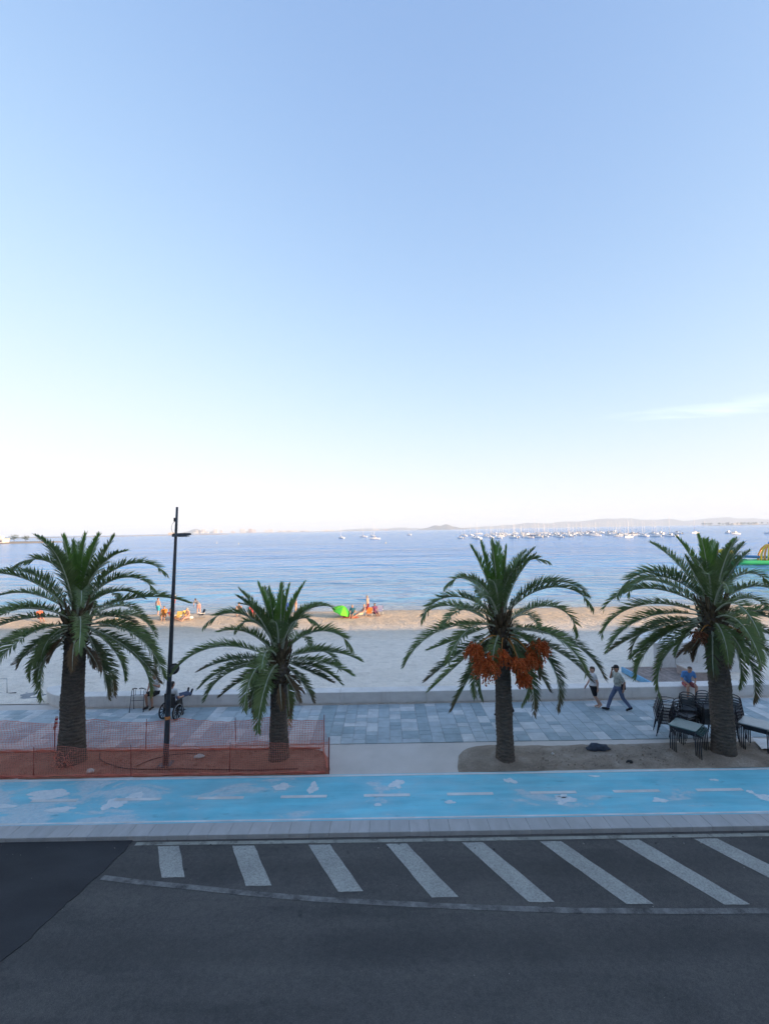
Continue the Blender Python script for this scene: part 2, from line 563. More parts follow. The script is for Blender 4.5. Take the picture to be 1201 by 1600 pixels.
# scrapes where the paint has flaked off, proud outlines of bare screed
t = NT('bare_screed').set(0.9, 0, 0.2)
t.color(t.mix(t.ramp(t.noise(t.pos(), 11, 6, 0.7), [(0.28, 1.0), (0.40, 0.0)]), t.ramp(t.noise(t.pos(), 7, 5), [(0.3, (0.60, 0.70, 0.76)), (0.7, (0.78, 0.84, 0.87))]), (0.19, 0.55, 0.72)))
for (cx, cy, rx, ry) in [(0.2, 13.25, 0.25, 0.3), (3.4, 13.3, 0.22, 0.2), (4.55, 12.35, 0.38, 0.24), (4.6, 12.55, 0.2, 0.12), (7.05, 12.3, 0.25, 0.14), (9.75, 12.35, 0.3, 0.17), (9.65, 12.6, 0.14, 0.12), (-3.0, 13.2, 0.35, 0.26), (-2.1, 13.15, 0.25, 0.3), (-7.3, 12.5, 0.33, 0.3), (-6.9, 12.9, 0.3, 0.2), (-9.3, 13.0, 0.8, 0.28), (-10.6, 12.5, 0.9, 0.2), (-8.6, 12.35, 0.5, 0.16), (5.9, 13.5, 0.15, 0.06), (9.1, 13.2, 0.16, 0.06), (1.6, 12.35, 0.18, 0.1), (-0.3, 12.3, 0.2, 0.07)]:
    b = MB(); n = 34; ph = random.uniform(0, 9)
    poly = []
    for k in range(n):
        an = 2 * math.pi * k / n
        w_ = 0.72 + 0.60 * mnoise.noise(Vector((math.cos(an) * 1.1 + ph, math.sin(an) * 1.1, cx))) + 0.22 * mnoise.noise(Vector((math.cos(an) * 5 + ph, math.sin(an) * 5, cy)))
        w_ = max(0.12, w_)
        poly.append((cx + rx * w_ * math.cos(an), cy + ry * w_ * math.sin(an)))
    b.prism(poly, -0.003, 0.0005); b.build('bare_patch', t.m, lane)

# ---- promenade: concrete strip, grey-blue slab paving
t = NT('promenade_concrete').set(0.88, 0, 0.25)
c1 = t.ramp(t.noise(t.pos(), 0.9, 7, 0.6), [(0.3, (0.56, 0.52, 0.48)), (0.7, (0.66, 0.61, 0.57))])
sp = t.ramp(t.noise(t.pos(), 14, 3, 0.6), [(0.66, 0.0), (0.74, 0.35)])
t.color(t.mix(sp, c1, (0.2, 0.18, 0.17)))
t.bump(t.noise(t.pos(), 80, 3), 0.2, 0.008)
M_CONC = t.m
prom = sheet('promenade', -90, 90, 13.82, 19.95, -0.012, M_CONC, 60, 4)
tag(prom, 'pale concrete promenade with grey blue slab paving', 'promenade', kind='structure')

def slab_mat(name, a, b_):
    t = NT(name).set(0.8, 0, 0.3)
    oi = t.n('ShaderNodeObjectInfo')
    c0 = t.ramp(oi.outputs['Random'], [(0, a), (1, b_)])
    d = t.ramp(t.noise(t.pos(), 2.2, 6, 0.65), [(0.3, (0.8, 0.8, 0.8)), (0.7, (1.12, 1.12, 1.12))])
    t.color(t.mix(1.0, c0, d, 'MULTIPLY'))
    t.bump(t.noise(t.pos(), 60, 3), 0.15, 0.006)
    return t.m
SLABS = [slab_mat('slab_dark', (0.32, 0.395, 0.43), (0.36, 0.435, 0.47)), slab_mat('slab_mid', (0.40, 0.47, 0.505), (0.46, 0.52, 0.55)), slab_mat('slab_light', (0.54, 0.575, 0.59), (0.62, 0.64, 0.645))]
slab_cache = {}
def slab(w, d, mi):
    k = (w, d, mi)
    if k not in slab_cache:
        b = MB(); b.bbox((0.005, 0.005, -0.01), (w - 0.005, d - 0.005, 0.012), 0.006)
        slab_cache[k] = b.mesh('paving_slab', SLABS[mi])
    return slab_cache[k]
rest = [MB(), MB(), MB()]
placed = []
x = -17.4
rs = random.Random(5)
while x < 17.5:
    w = rs.choice((0.42, 0.42, 0.6))
    y = 15.74
    tone = rs.choice((0, 1, 1, 2))
    run = rs.choice((False, False, True))
    while y < 19.18:
        d = rs.choice((0.3, 0.3, 0.45, 0.6))
        if y + d > 19.0: d = 19.19 - y
        d = round(d, 3)
        mi = tone if (run and rs.random() < 0.8) else rs.choices((0, 1, 2), (0.3, 0.45, 0.25))[0]
        placed.append((x, y, w, d, mi))
        y += d
    x += w
# the nearest and clearest ones are pieces of their own, the rest one mass
placed.sort(key=lambda q: abs(q[0] + q[2] / 2 - 1.2))
for k, (x, y, w, d, mi) in enumerate(placed):
    if k < 300:
        link('paving_slab', slab(w, d, mi), prom, (x, y, rs.uniform(-0.002, 0.003)))
    else:
        rest[mi].bbox((x + 0.005, y + 0.005, -0.01), (x + w - 0.005, y + d - 0.005, 0.012 + rs.uniform(-0.002, 0.002)), 0.006)
allr = MB()
for mi in range(3):
    allr.cur = mi
    allr.add(rest[mi].v, rest[mi].f)
o = allr.build('outer_paving_slabs', SLABS, prom); tag(o, kind='stuff')

# ---- planting beds of bare earth
def soil(name, stops, stone):
    t = NT(name).set(0.95, 0, 0.15)
    f = t.noise(t.pos(), 1.4, 8, 0.65)
    f2 = t.noise(t.pos(), 26, 4, 0.7)
    c0 = t.ramp(f, stops)
    c0 = t.mix(1.0, c0, t.ramp(f2, [(0.3, (0.7, 0.7, 0.7)), (0.7, (1.25, 1.22, 1.2))]), 'MULTIPLY')
    c0 = t.mix(t.ramp(t.noise(t.pos(), 34, 2), [(0.70, 0.0), (0.73, 0.8)]), c0, stone)
    t.color(c0)
    t.bump(t.math('ADD', f2, f), 0.7, 0.03)
    return t.m
M_RED = soil('red_earth', [(0.3, (0.25, 0.115, 0.085)), (0.5, (0.36, 0.165, 0.115)), (0.72, (0.48, 0.26, 0.185))], (0.52, 0.38, 0.29))
M_BROWN = soil('sandy_earth', [(0.3, (0.22, 0.185, 0.15)), (0.5, (0.31, 0.262, 0.215)), (0.72, (0.43, 0.375, 0.32))], (0.55, 0.5, 0.44))

def bed(name, x0, x1, y0, y1, round_right, m, label, seed):
    """earth heaped inside a strip with one rounded end"""
    b = MB()
    n, k = 150, 16
    for i in range(n + 1):
        x = x0 + (x1 - x0) * i / n
        e = (x1 - x) if round_right else (x - x0)
        r = 1.0
        yb = y1
        if e < r: yb = y1 - (1 - math.sqrt(max(0, 1 - (1 - e / r) ** 2))) * (y1 - y0) * 0.93
        wob = 0.05 * mnoise.noise(Vector((x * 1.3, seed, 0))) + 0.03 * mnoise.noise(Vector((x * 5, seed, 3)))
        for j in range(k + 1):
            s = j / k
            y = y0 + (yb + wob - y0) * s
            hump = min(1, s * 6, (1 - s) * 6, e * 4)
            z = -0.02 + 0.05 * hump + 0.13 * sum(math.exp(-(((x - px0) / 0.62) ** 2 + ((y - 14.55) / 0.6) ** 2)) for px0 in (-9.85, -3.42, 3.58, 10.35)) + hump * (0.03 * mnoise.noise(Vector((x * 1.7, y * 1.7, seed))) + 0.022 * mnoise.noise(Vector((x * 6, y * 6, seed))))
            b.v.append((x, y, z))
    for i in range(n):
        for j in range(k):
            a = i * (k + 1) + j
            b.face((a, a + k + 1, a + k + 2, a + 1), True)
    o = b.build(name, m)
    return tag(o, label, 'planting bed', kind='structure')
bed('planting_bed', -30, -1.72, 13.83, 15.62, True, M_RED, 'red bare earth bed under the two palms inside orange netting', 1.5)
bed('planting_bed', 2.02, 30, 13.83, 15.5, False, M_BROWN, 'sandy grey bare earth bed under the fruiting palm', 7.5)

# clods, leaf litter and stones lying on the beds
def litter(name, n, x0, x1, y0, y1, m, smin, smax, label, flat=0.6, seed=1):
    rr = random.Random(seed)
    b = MB()
    for i in range(n):
        x, y = rr.uniform(x0, x1), rr.uniform(y0, y1)
        s = smin + (smax - smin) * rr.random() ** 3
        pts = []
        for q in ((1, 0, 0), (-1, 0, 0), (0, 1, 0), (0, -1, 0), (0, 0, 1), (0, 0, -1)):
            w = rr.uniform(0.6, 1.2)
            pts.append((x + q[0] * s * w, y + q[1] * s * w, 0.035 + q[2] * s * w * flat))
        b.add(pts, [(0, 2, 4), (2, 1, 4), (1, 3, 4), (3, 0, 4), (2, 0, 5), (1, 2, 5), (3, 1, 5), (0, 3, 5)])
    return tag(b.build(name, m), label, 'gravel', kind='stuff')
litter('earth_clods', 1500, -13.5, -2.1, 13.95, 15.3, M_RED, 0.012, 0.06, 'loose reddish clods and stones strewn over the netted bed')
litter('earth_clods', 1300, 2.7, 13.5, 13.95, 15.2, M_BROWN, 0.01, 0.045, 'loose grey brown clods and grit strewn over the sandy bed', seed=2)

# ---- sea wall: low seat-height wall of long concrete blocks, curving away at its left end
t = NT('wall_concrete').set(0.85, 0, 0.25)
f = t.noise(t.pos((1, 1, 2.5)), 1.3, 7, 0.62)
geo = t.n('ShaderNodeNewGeometry')
c0 = t.ramp(f, [(0.28, (0.638, 0.605, 0.572)), (0.6, (0.770, 0.737, 0.704)), (0.8, (0.836, 0.803, 0.770))])
drip = t.ramp(t.noise(t.pos((6, 6, 0.6)), 1.0, 5, 0.6), [(0.55, 0.0), (0.75, 0.3)])
t.color(t.mix(drip, c0, (0.36, 0.33, 0.31)))
t.bump(t.noise(t.pos(), 45, 4), 0.12, 0.008)
M_WALL = t.m
wall = empty('sea_wall', (0, 19.2, 0))
tag(wall, 'long low pale concrete sea wall between promenade and beach', 'wall', kind='thing')
path = []
for i in range(15):                      # curved left end
    s = i / 14
    an = R(62) * (1 - s) ** 1.3
    path.append(an)
px_, py_ = -12.6, 19.24
pts_l = [(px_, py_)]
for i in range(13, -1, -1):
    px_ -= 0.2 * math.cos(path[i]); py_ += 0.2 * math.sin(path[i])
    pts_l.append((px_, py_))
pts_l = pts_l[::-1]
main = [(-12.6 + 3.55 * i, 19.24 + (0.0 if i < 4 else 0.016 * (i - 4) ** 1.2)) for i in range(12)]
def wall_run(pts, name='wall_block'):
    b = MB(); hgt, dep, bev = 0.50, 0.60, 0.02
    prof = [(0.035, -0.05), (0.035, 0.065), (0.0, 0.075), (0.0, hgt - bev), (bev, hgt), (dep - bev, hgt), (dep, hgt - bev), (dep, -0.15)]
    rows = []
    for i, pnt in enumerate(pts):
        a = Vector(pts[max(0, i - 1)]); c = Vector(pts[min(len(pts) - 1, i + 1)])
        d = (c - a).normalized(); nrm = Vector((-d.y, d.x))
        rows.append([Vector((pnt[0] + nrm.x * q, pnt[1] + nrm.y * q - 19.2, z)) for q, z in prof])
    k = len(prof)
    for r_ in rows: b.v.extend(tuple(v) for v in r_)
    for i in range(len(rows) - 1):
        for j in range(k - 1):
            b.face((i * k + j, (i + 1) * k + j, (i + 1) * k + j + 1, i * k + j + 1))
    b.face(list(range(k))); b.face([(len(rows) - 1) * k + j for j in range(k - 1, -1, -1)])
    return b.build(name, M_WALL, wall)
wall_run(pts_l)
for i in range(11):
    a, c = Vector(main[i]), Vector(main[i + 1])
    d = (c - a).normalized() * 0.006
    wall_run([tuple(a + d), tuple(c - d)])
b = MB(); b.box((-12.55, 19.46, -0.05), (26, 19.72, 0.40)); o = b.build('wall_core', plain('wall_core_concrete', (0.25, 0.24, 0.23), 0.9), wall); o.location = (0, -19.2, 0)

# paved landing to the left of the wall's end with a steel rail
b = MB(); b.box((-40, 19.9, -0.08), (-15.2, 21.4, -0.002))
o = b.build('paved_landing', slab_mat('landing_concrete', (0.27, 0.28, 0.29), (0.3, 0.31, 0.32))); tag(o, 'grey paved landing leading onto the beach', 'paving', kind='structure')

# ---- beach
def sand_z(x, y):
    s = (y - 19.85) / 24.5
    base = 0.02 - 0.10 * min(1, max(0, s * 2)) - 0.96 * max(0, s - 0.45) ** 1.35
    ridge = 0.10 * math.exp(-((y - 41.0) / 1.6) ** 2)
    near = min(1, max(0, (y - 19.85) / 1.5))
    far = min(1, max(0, (44.0 - y) / 3))
    rough = 0.045 * mnoise.noise(Vector((x * 0.9, y * 0.9, 0))) + 0.05 * mnoise.noise(Vector((x * 2.3, y * 2.3, 5))) + 0.03 * mnoise.noise(Vector((x * 4.7, y * 4.7, 9)))
    return base + ridge + rough * near * (0.25 + 0.75 * far)
t = NT('beach_sand').set(0.95, 0, 0.12)
sxyz = t.n('ShaderNodeSeparateXYZ'); t.l(t.pos(), sxyz.inputs[0])
f = t.noise(t.pos(), 0.5, 7, 0.6)
f2 = t.noise(t.pos((0.7, 1, 1)), 2.6, 8, 0.74)
dry = t.ramp(f, [(0.3, (0.74, 0.67, 0.585)), (0.7, (0.86, 0.785, 0.69))])
dry = t.mix(1.0, dry, t.ramp(f2, [(0.28, (0.78, 0.78, 0.78)), (0.48, (1.0, 1.0, 1.0)), (0.72, (1.12, 1.12, 1.12))]), 'MULTIPLY')
weed = t.ramp(t.noise(t.pos((0.5, 2.4, 1)), 1.1, 6, 0.7), [(0.64, 0.0), (0.72, 0.35)])
dry = t.mix(weed, dry, (0.36, 0.30, 0.24))
sunlit_tan = t.ramp(t.math('ADD', t.math('MULTIPLY', t.math('SUBTRACT', sxyz.outputs[1], 30.0), 0.09), t.math('MULTIPLY', f, 0.6)), [(0.3, 0.0), (1.0, 1.0)])  # warm tone of the sunlit strip put into the tan sand near the water
dry = t.mix(sunlit_tan, dry, t.mix(1.0, t.ramp(f2, [(0.3, (0.52, 0.40, 0.28)), (0.7, (0.70, 0.56, 0.41))]), (1.0, 1.0, 1.0), 'MULTIPLY'))
wetf = t.ramp(t.math('ADD', t.math('MULTIPLY', t.math('SUBTRACT', sxyz.outputs[1], 43.2), 0.6), t.math('MULTIPLY', f, 0.5)), [(0.2, 0.0), (0.7, 1.0)])
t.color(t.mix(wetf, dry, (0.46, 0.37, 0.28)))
t.l(t.ramp(wetf, [(0.0, 0.95), (1.0, 0.55)]), t.b.inputs['Roughness'])
t.bump(t.math('ADD', t.noise(t.pos(), 5.0, 6, 0.65), t.math('MULTIPLY', t.noise(t.pos(), 2.2, 3), 1.2)), 0.9, 0.12)
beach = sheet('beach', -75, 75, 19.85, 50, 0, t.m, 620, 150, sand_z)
tag(beach, 'pale sandy beach half in shade half in evening sun', 'beach', kind='structure')

# ---- the sea
t = NT('sea_water').set(0.14, 0, 0.5)
t.b.inputs['IOR'].default_value = 1.333
sxyz = t.n('ShaderNodeSeparateXYZ'); t.l(t.pos(), sxyz.inputs[0])
shallow = t.ramp(t.math('MULTIPLY', t.math('SUBTRACT', sxyz.outputs[1], 43.0), 0.01), [(0.0, (0.26, 0.29, 0.29)), (0.08, (0.14, 0.33, 0.52)), (0.6, (0.05, 0.27, 0.58)), (1.0, (0.02, 0.20, 0.52))])
patch = t.ramp(t.noise(t.pos((0.25, 1.6, 1)), 0.02, 4, 0.6), [(0.35, (0.8, 0.8, 0.8)), (0.65, (1.2, 1.2, 1.2))])
t.color(t.mix(1.0, shallow, patch, 'MULTIPLY'))
w1 = t.noise(t.pos((0.5, 1.0, 1)), 0.9, 5, 0.62, 0.3)
w2 = t.noise(t.pos((0.42, 0.8, 1)), 0.30, 3, 0.55, 0.5)
w3 = t.noise(t.pos((0.3, 1.0, 1)), 0.045, 4, 0.6)
hgt = t.math('ADD', t.math('ADD', t.math('MULTIPLY', w1, 0.20), t.math('MULTIPLY', w2, 1.35)), t.math('MULTIPLY', w3, 2.4))
t.bump(hgt, 1.0, 1.6)
sea = sheet('sea', -9000, 9000, 40, 9300, -0.5, t.m, 60, 60)
tag(sea, 'calm blue lagoon with small ripples', 'sea', kind='structure')

# ================================================================== BUILDINGS BEHIND THE VIEWPOINT (they shade the street and most of the beach)
M_GLASS = plain('window_glass', (0.03, 0.04, 0.05), 0.08, 0, 0.6, 0.1)
M_FRAME = plain('white_window_frame', (0.7, 0.7, 0.68), 0.5)


def building(x0, x1, h, tint, label, hut=None):
    e = empty('apartment_building', ((x0 + x1) / 2, -1.3, ROAD_Z))
    tag(e, label, 'building', 'apartment buildings facing the sea')
    cx, w = (x0 + x1) / 2, (x1 - x0)
    m = plain('render_%d' % int(x0), tint, 0.9, 0, 0.2, 0.06, 0.6)
    b = MB(); b.box((-w / 2, -13, -1.0), (w / 2, 0, h - 0.1)); b.build('wall', m, e)
    b = MB(); b.box((-w / 2 - 0.01, -13.01, h - 0.1), (w / 2 + 0.01, 0.08, h + 0.11))
    rf = b.build('roof', plain('roof_tiles_flat', (0.4, 0.3, 0.25), 0.9), e)
    if hut:
        b = MB(); b.box((hut[0] - cx, -6, h + 0.11), (hut[1] - cx, -0.9, h + hut[2])); b.build('stair_tower', m, rf)
    n = max(2, int(w / 3.4))
    wb = MB()
    for s in (-1, 1): wb.box((s * 0.72 - 0.05, 0.003, 0), (s * 0.72 + 0.05, 0.06, 2.1))
    wb.box((-0.67, 0.003, 0), (0.67, 0.06, 0.08)); wb.box((-0.67, 0.003, 2.02), (0.67, 0.06, 2.1)); wb.box((-0.03, 0.003, 0.08), (0.03, 0.05, 2.02))
    wme = wb.mesh('window', M_FRAME)
    gb = MB(); gb.box((-0.67, 0.002, 0.08), (-0.03, 0.02, 2.02)); gb.box((0.03, 0.002, 0.08), (0.67, 0.02, 2.02)); gme = gb.mesh('pane', M_GLASS)
    bb = MB(); bb.box((-1.3, 0.004, -0.18), (1.3, 0.55, -0.02))
    for k in range(14): bb.tube([(-1.25 + 2.5 * k / 13, 0.5, -0.02), (-1.25 + 2.5 * k / 13, 0.5, 0.98)], 0.012, 5)
    bb.tube([(-1.28, 0.5, 0.98), (1.28, 0.5, 0.98)], 0.022, 6)
    bme = bb.mesh('balcony', plain('balcony_white', (0.68, 0.67, 0.65), 0.7))
    fl = int((h - 0.6) / 3.0)
    for f_ in range(fl):
        for k in range(n):
            x = -w / 2 + w * (k + 0.5) / n
            if abs(x + cx) < 2.2 and f_ in (1, 2, 3): continue      # the window the picture is taken from
            o = link('window', wme, e, (x, 0, 0.9 + f_ * 3.0))
            link('pane', gme, o)
            if f_ > 0: link('balcony', bme, e, (x, 0, 0.9 + f_ * 3.0))
    return e


building(-36, -14, 15.0, (0.80, 0.77, 0.72), 'cream rendered apartment block at the left end of the row')
building(-13.9, 30, 15.6, (0.84, 0.82, 0.79), 'long white apartment block that the view is taken from')
building(30.1, 56, 16.4, (0.80, 0.77, 0.71), 'tall pale apartment block right of the long white one')
building(56.1, 74.5, 15.2, (0.78, 0.74, 0.68), 'beige apartment block third from the left', hut=(60, 62.5, 1.3))
building(74.6, 96, 14.6, (0.80, 0.78, 0.73), 'low white apartment block with stair tower', hut=(83, 86, 1.0))
building(96.1, 130, 15.2, (0.78, 0.76, 0.72), 'grey apartment block at the right end of the row')

# ================================================================== PALMS
def leaf_mat(name, lo, hi, tip=0.0):
    t = NT(name).set(0.42, 0, 0.35)
    oi = t.n('ShaderNodeObjectInfo')
    at = t.n('ShaderNodeAttribute'); at.attribute_name = 'along'
    c0 = t.ramp(t.noise(t.pos(), 3.0, 3), [(0.3, lo), (0.7, hi)])
    c0 = t.mix(t.math('MULTIPLY', oi.outputs['Random'], 0.35), c0, tuple(x * 1.5 for x in hi))
    if tip:
        br = t.math('MULTIPLY', t.ramp(at.outputs['Fac'], [(0.72, 0.0), (0.95, 1.0)]), tip)
        c0 = t.mix(br, c0, (0.16, 0.105, 0.06))
    t.color(c0)
    tr = t.n('ShaderNodeBsdfTranslucent'); t.l(c0, tr.inputs[0])
    mx = t.n('ShaderNodeMixShader'); mx.inputs[0].default_value = 0.28
    out = t.t.nodes['Material Output']
    t.l(t.b.outputs[0], mx.inputs[1]); t.l(tr.outputs[0], mx.inputs[2]); t.l(mx.outputs[0], out.inputs[0])
    return t.m


M_YOUNG = leaf_mat('young_frond', (0.10, 0.20, 0.04), (0.16, 0.28, 0.06))
M_LEAF = leaf_mat('palm_frond', (0.09, 0.14, 0.048), (0.165, 0.225, 0.078))
M_OLD = leaf_mat('old_frond', (0.07, 0.11, 0.045), (0.12, 0.16, 0.07), 0.8)
M_DEAD = leaf_mat('dead_frond', (0.13, 0.085, 0.045), (0.22, 0.15, 0.085))
M_RACHIS = plain('frond_rib', (0.46, 0.50, 0.40), 0.5, 0, 0.4, 0.15)
t = NT('palm_trunk').set(0.92, 0, 0.2)
f = t.noise(t.pos((1, 1, 3.5), obj=True), 5.0, 7, 0.7)
c0 = t.ramp(f, [(0.28, (0.06, 0.05, 0.043)), (0.55, (0.12, 0.097, 0.08)), (0.8, (0.22, 0.18, 0.145))])
t.color(c0); t.bump(f, 0.7, 0.03)
M_TRUNK = t.m
M_BOOT = plain('leaf_bases', (0.12, 0.09, 0.055), 0.9, 0, 0.2, 0.35, 9.0, 0.4)
M_DATE = plain('orange_dates', (0.58, 0.115, 0.022), 0.5, 0, 0.35, 0.3, 14)
M_DATE_OLD = plain('dried_dates', (0.22, 0.08, 0.04), 0.7, 0, 0.3, 0.3, 14)
M_STALK = plain('date_stalk', (0.50, 0.22, 0.05), 0.6)


def frond(L, e0, droop, rr, mat, close=0.0, twist=0.0):
    """one feather-shaped leaf: arching rib with two rows of narrow leaflets; starts at the origin and runs along +X"""
    N = 20
    P, T = [], []
    p_ = Vector((0, 0, 0)); sway = rr.uniform(-0.25, 0.25); yaw = 0.0
    for i in range(N + 1):
        s = i / N
        e = e0 - droop * s ** 1.55
        yaw = sway * s * s
        tv = Vector((math.cos(e) * math.cos(yaw), math.cos(e) * math.sin(yaw), math.sin(e)))
        P.append(p_.copy()); T.append(tv)
        p_ = p_ + tv * (L / N)
    b = MB(); along = []
    side0 = Vector((0, 1, 0))
    rad = [0.034 * (1 - i / N) ** 0.9 + 0.006 for i in range(N + 1)]
    b.cur = 1
    b.tube(P, rad, 5, True, True, 0.7)
    along += [min(1, i // 5 / N) for i in range(len(b.v))]
    b.cur = 0
    n = int(92 * (L / 3.0) ** 0.7)
    l_max = 0.47 * (L / 3.0) ** 0.4
    for k in range(n):
        s = 0.13 + 0.87 * (k + 0.5) / n
        q = s * N; i = min(N - 1, int(q)); fr = q - i
        pos = P[i].lerp(P[i + 1], fr); tv = T[i].lerp(T[i + 1], fr).normalized()
        sd = side0 - tv * side0.dot(tv); sd.normalize()
        nr = tv.cross(sd); nr = nr if nr.z > -0.99 else -nr
        nr = -tv.cross(sd) if tv.cross(sd).dot(Vector((-math.sin(e0), 0, math.cos(e0)))) < 0 else tv.cross(sd)
        prof = min(1.0, 0.35 + (s - 0.13) * 2.6) * (1.0 if s < 0.55 else 1.0 - 0.62 * ((s - 0.55) / 0.45) ** 1.3)
        ang = R(66 - 34 * s) * (1 - close)
        for sg in (-1, 1):
            if rr.random() < 0.03: continue
            ln = l_max * prof * rr.uniform(0.88, 1.08)
            a = ang + rr.uniform(-0.09, 0.09)
            vee = R(34) + rr.choice((-0.28, 0.0, 0.26)) + rr.uniform(-0.1, 0.1)
            out = sd * sg * math.cos(vee) + nr * math.sin(vee)
            d = (tv * math.cos(a) + out * math.sin(a)).normalized()
            wv = tv - d * tv.dot(d)
            wv = wv.normalized() * 0.0155 * (0.8 + 0.35 * prof)
            sag = Vector((0, 0, -1)) * ln * rr.uniform(0.03, 0.14) * (1 - close)
            m_ = pos + d * ln * 0.5 + sag * 0.2
            tip = pos + d * ln + sag
            b.add([pos - wv * 0.6, pos + wv * 0.6, m_ + wv, m_ - wv, tip], [(0, 1, 2, 3), (3, 2, 4)])
            along += [s] * 5
    me = b.mesh('frond', [mat, M_RACHIS])
    at = me.attributes.new('along', 'FLOAT', 'POINT')
    at.data.foreach_set('value', along[:len(me.vertices)])
    return me


def date_cluster(root, name, start, tip, seed, mat, n=46, size=0.30):
    """a hanging panicle: a stout stalk, then many beaded strings of dates"""
    rr = random.Random(seed)
    a, c = Vector(start), Vector(tip)
    b = MB(); b.cur = 1
    mid = a.lerp(c, 0.55) + Vector((0, 0, 0.14))
    b.tube([a, a.lerp(mid, 0.5) + Vector((0, 0, 0.05)), mid, c], [0.022, 0.02, 0.018, 0.014], 6)
    for i in range(n):
        v = Vector((rr.gauss(0, 1), rr.gauss(0, 1), rr.gauss(-0.25, 0.6))).normalized()
        ln = size * rr.uniform(0.6, 1.15)
        q = c + v * ln * 0.6 + Vector((0, 0, 0.02))
        e = c + v * ln + Vector((0, 0, -0.28 * ln - rr.uniform(0, 0.10)))
        b.cur = 1
        b.tube([c, q, e], 0.0045, 3, False)
        b.cur = 0
        for k in range(9):
            s = 0.25 + 0.75 * k / 8
            pt = (c.lerp(q, s / 0.55) if s < 0.55 else q.lerp(e, (s - 0.55) / 0.45)) + Vector((rr.uniform(-1, 1), rr.uniform(-1, 1), rr.uniform(-1, 1))) * 0.016
            r_ = rr.uniform(0.018, 0.026)
            b.add([pt + Vector(w_) * r_ for w_ in ((1, 0, 0), (-1, 0, 0), (0, 1, 0), (0, -1, 0), (0, 0, 1.4), (0, 0, -1.4))],
                  [(0, 2, 4), (2, 1, 4), (1, 3, 4), (3, 0, 4), (2, 0, 5), (1, 2, 5), (3, 1, 5), (0, 3, 5)], True)
    return b.build(name, [mat, M_STALK], root)


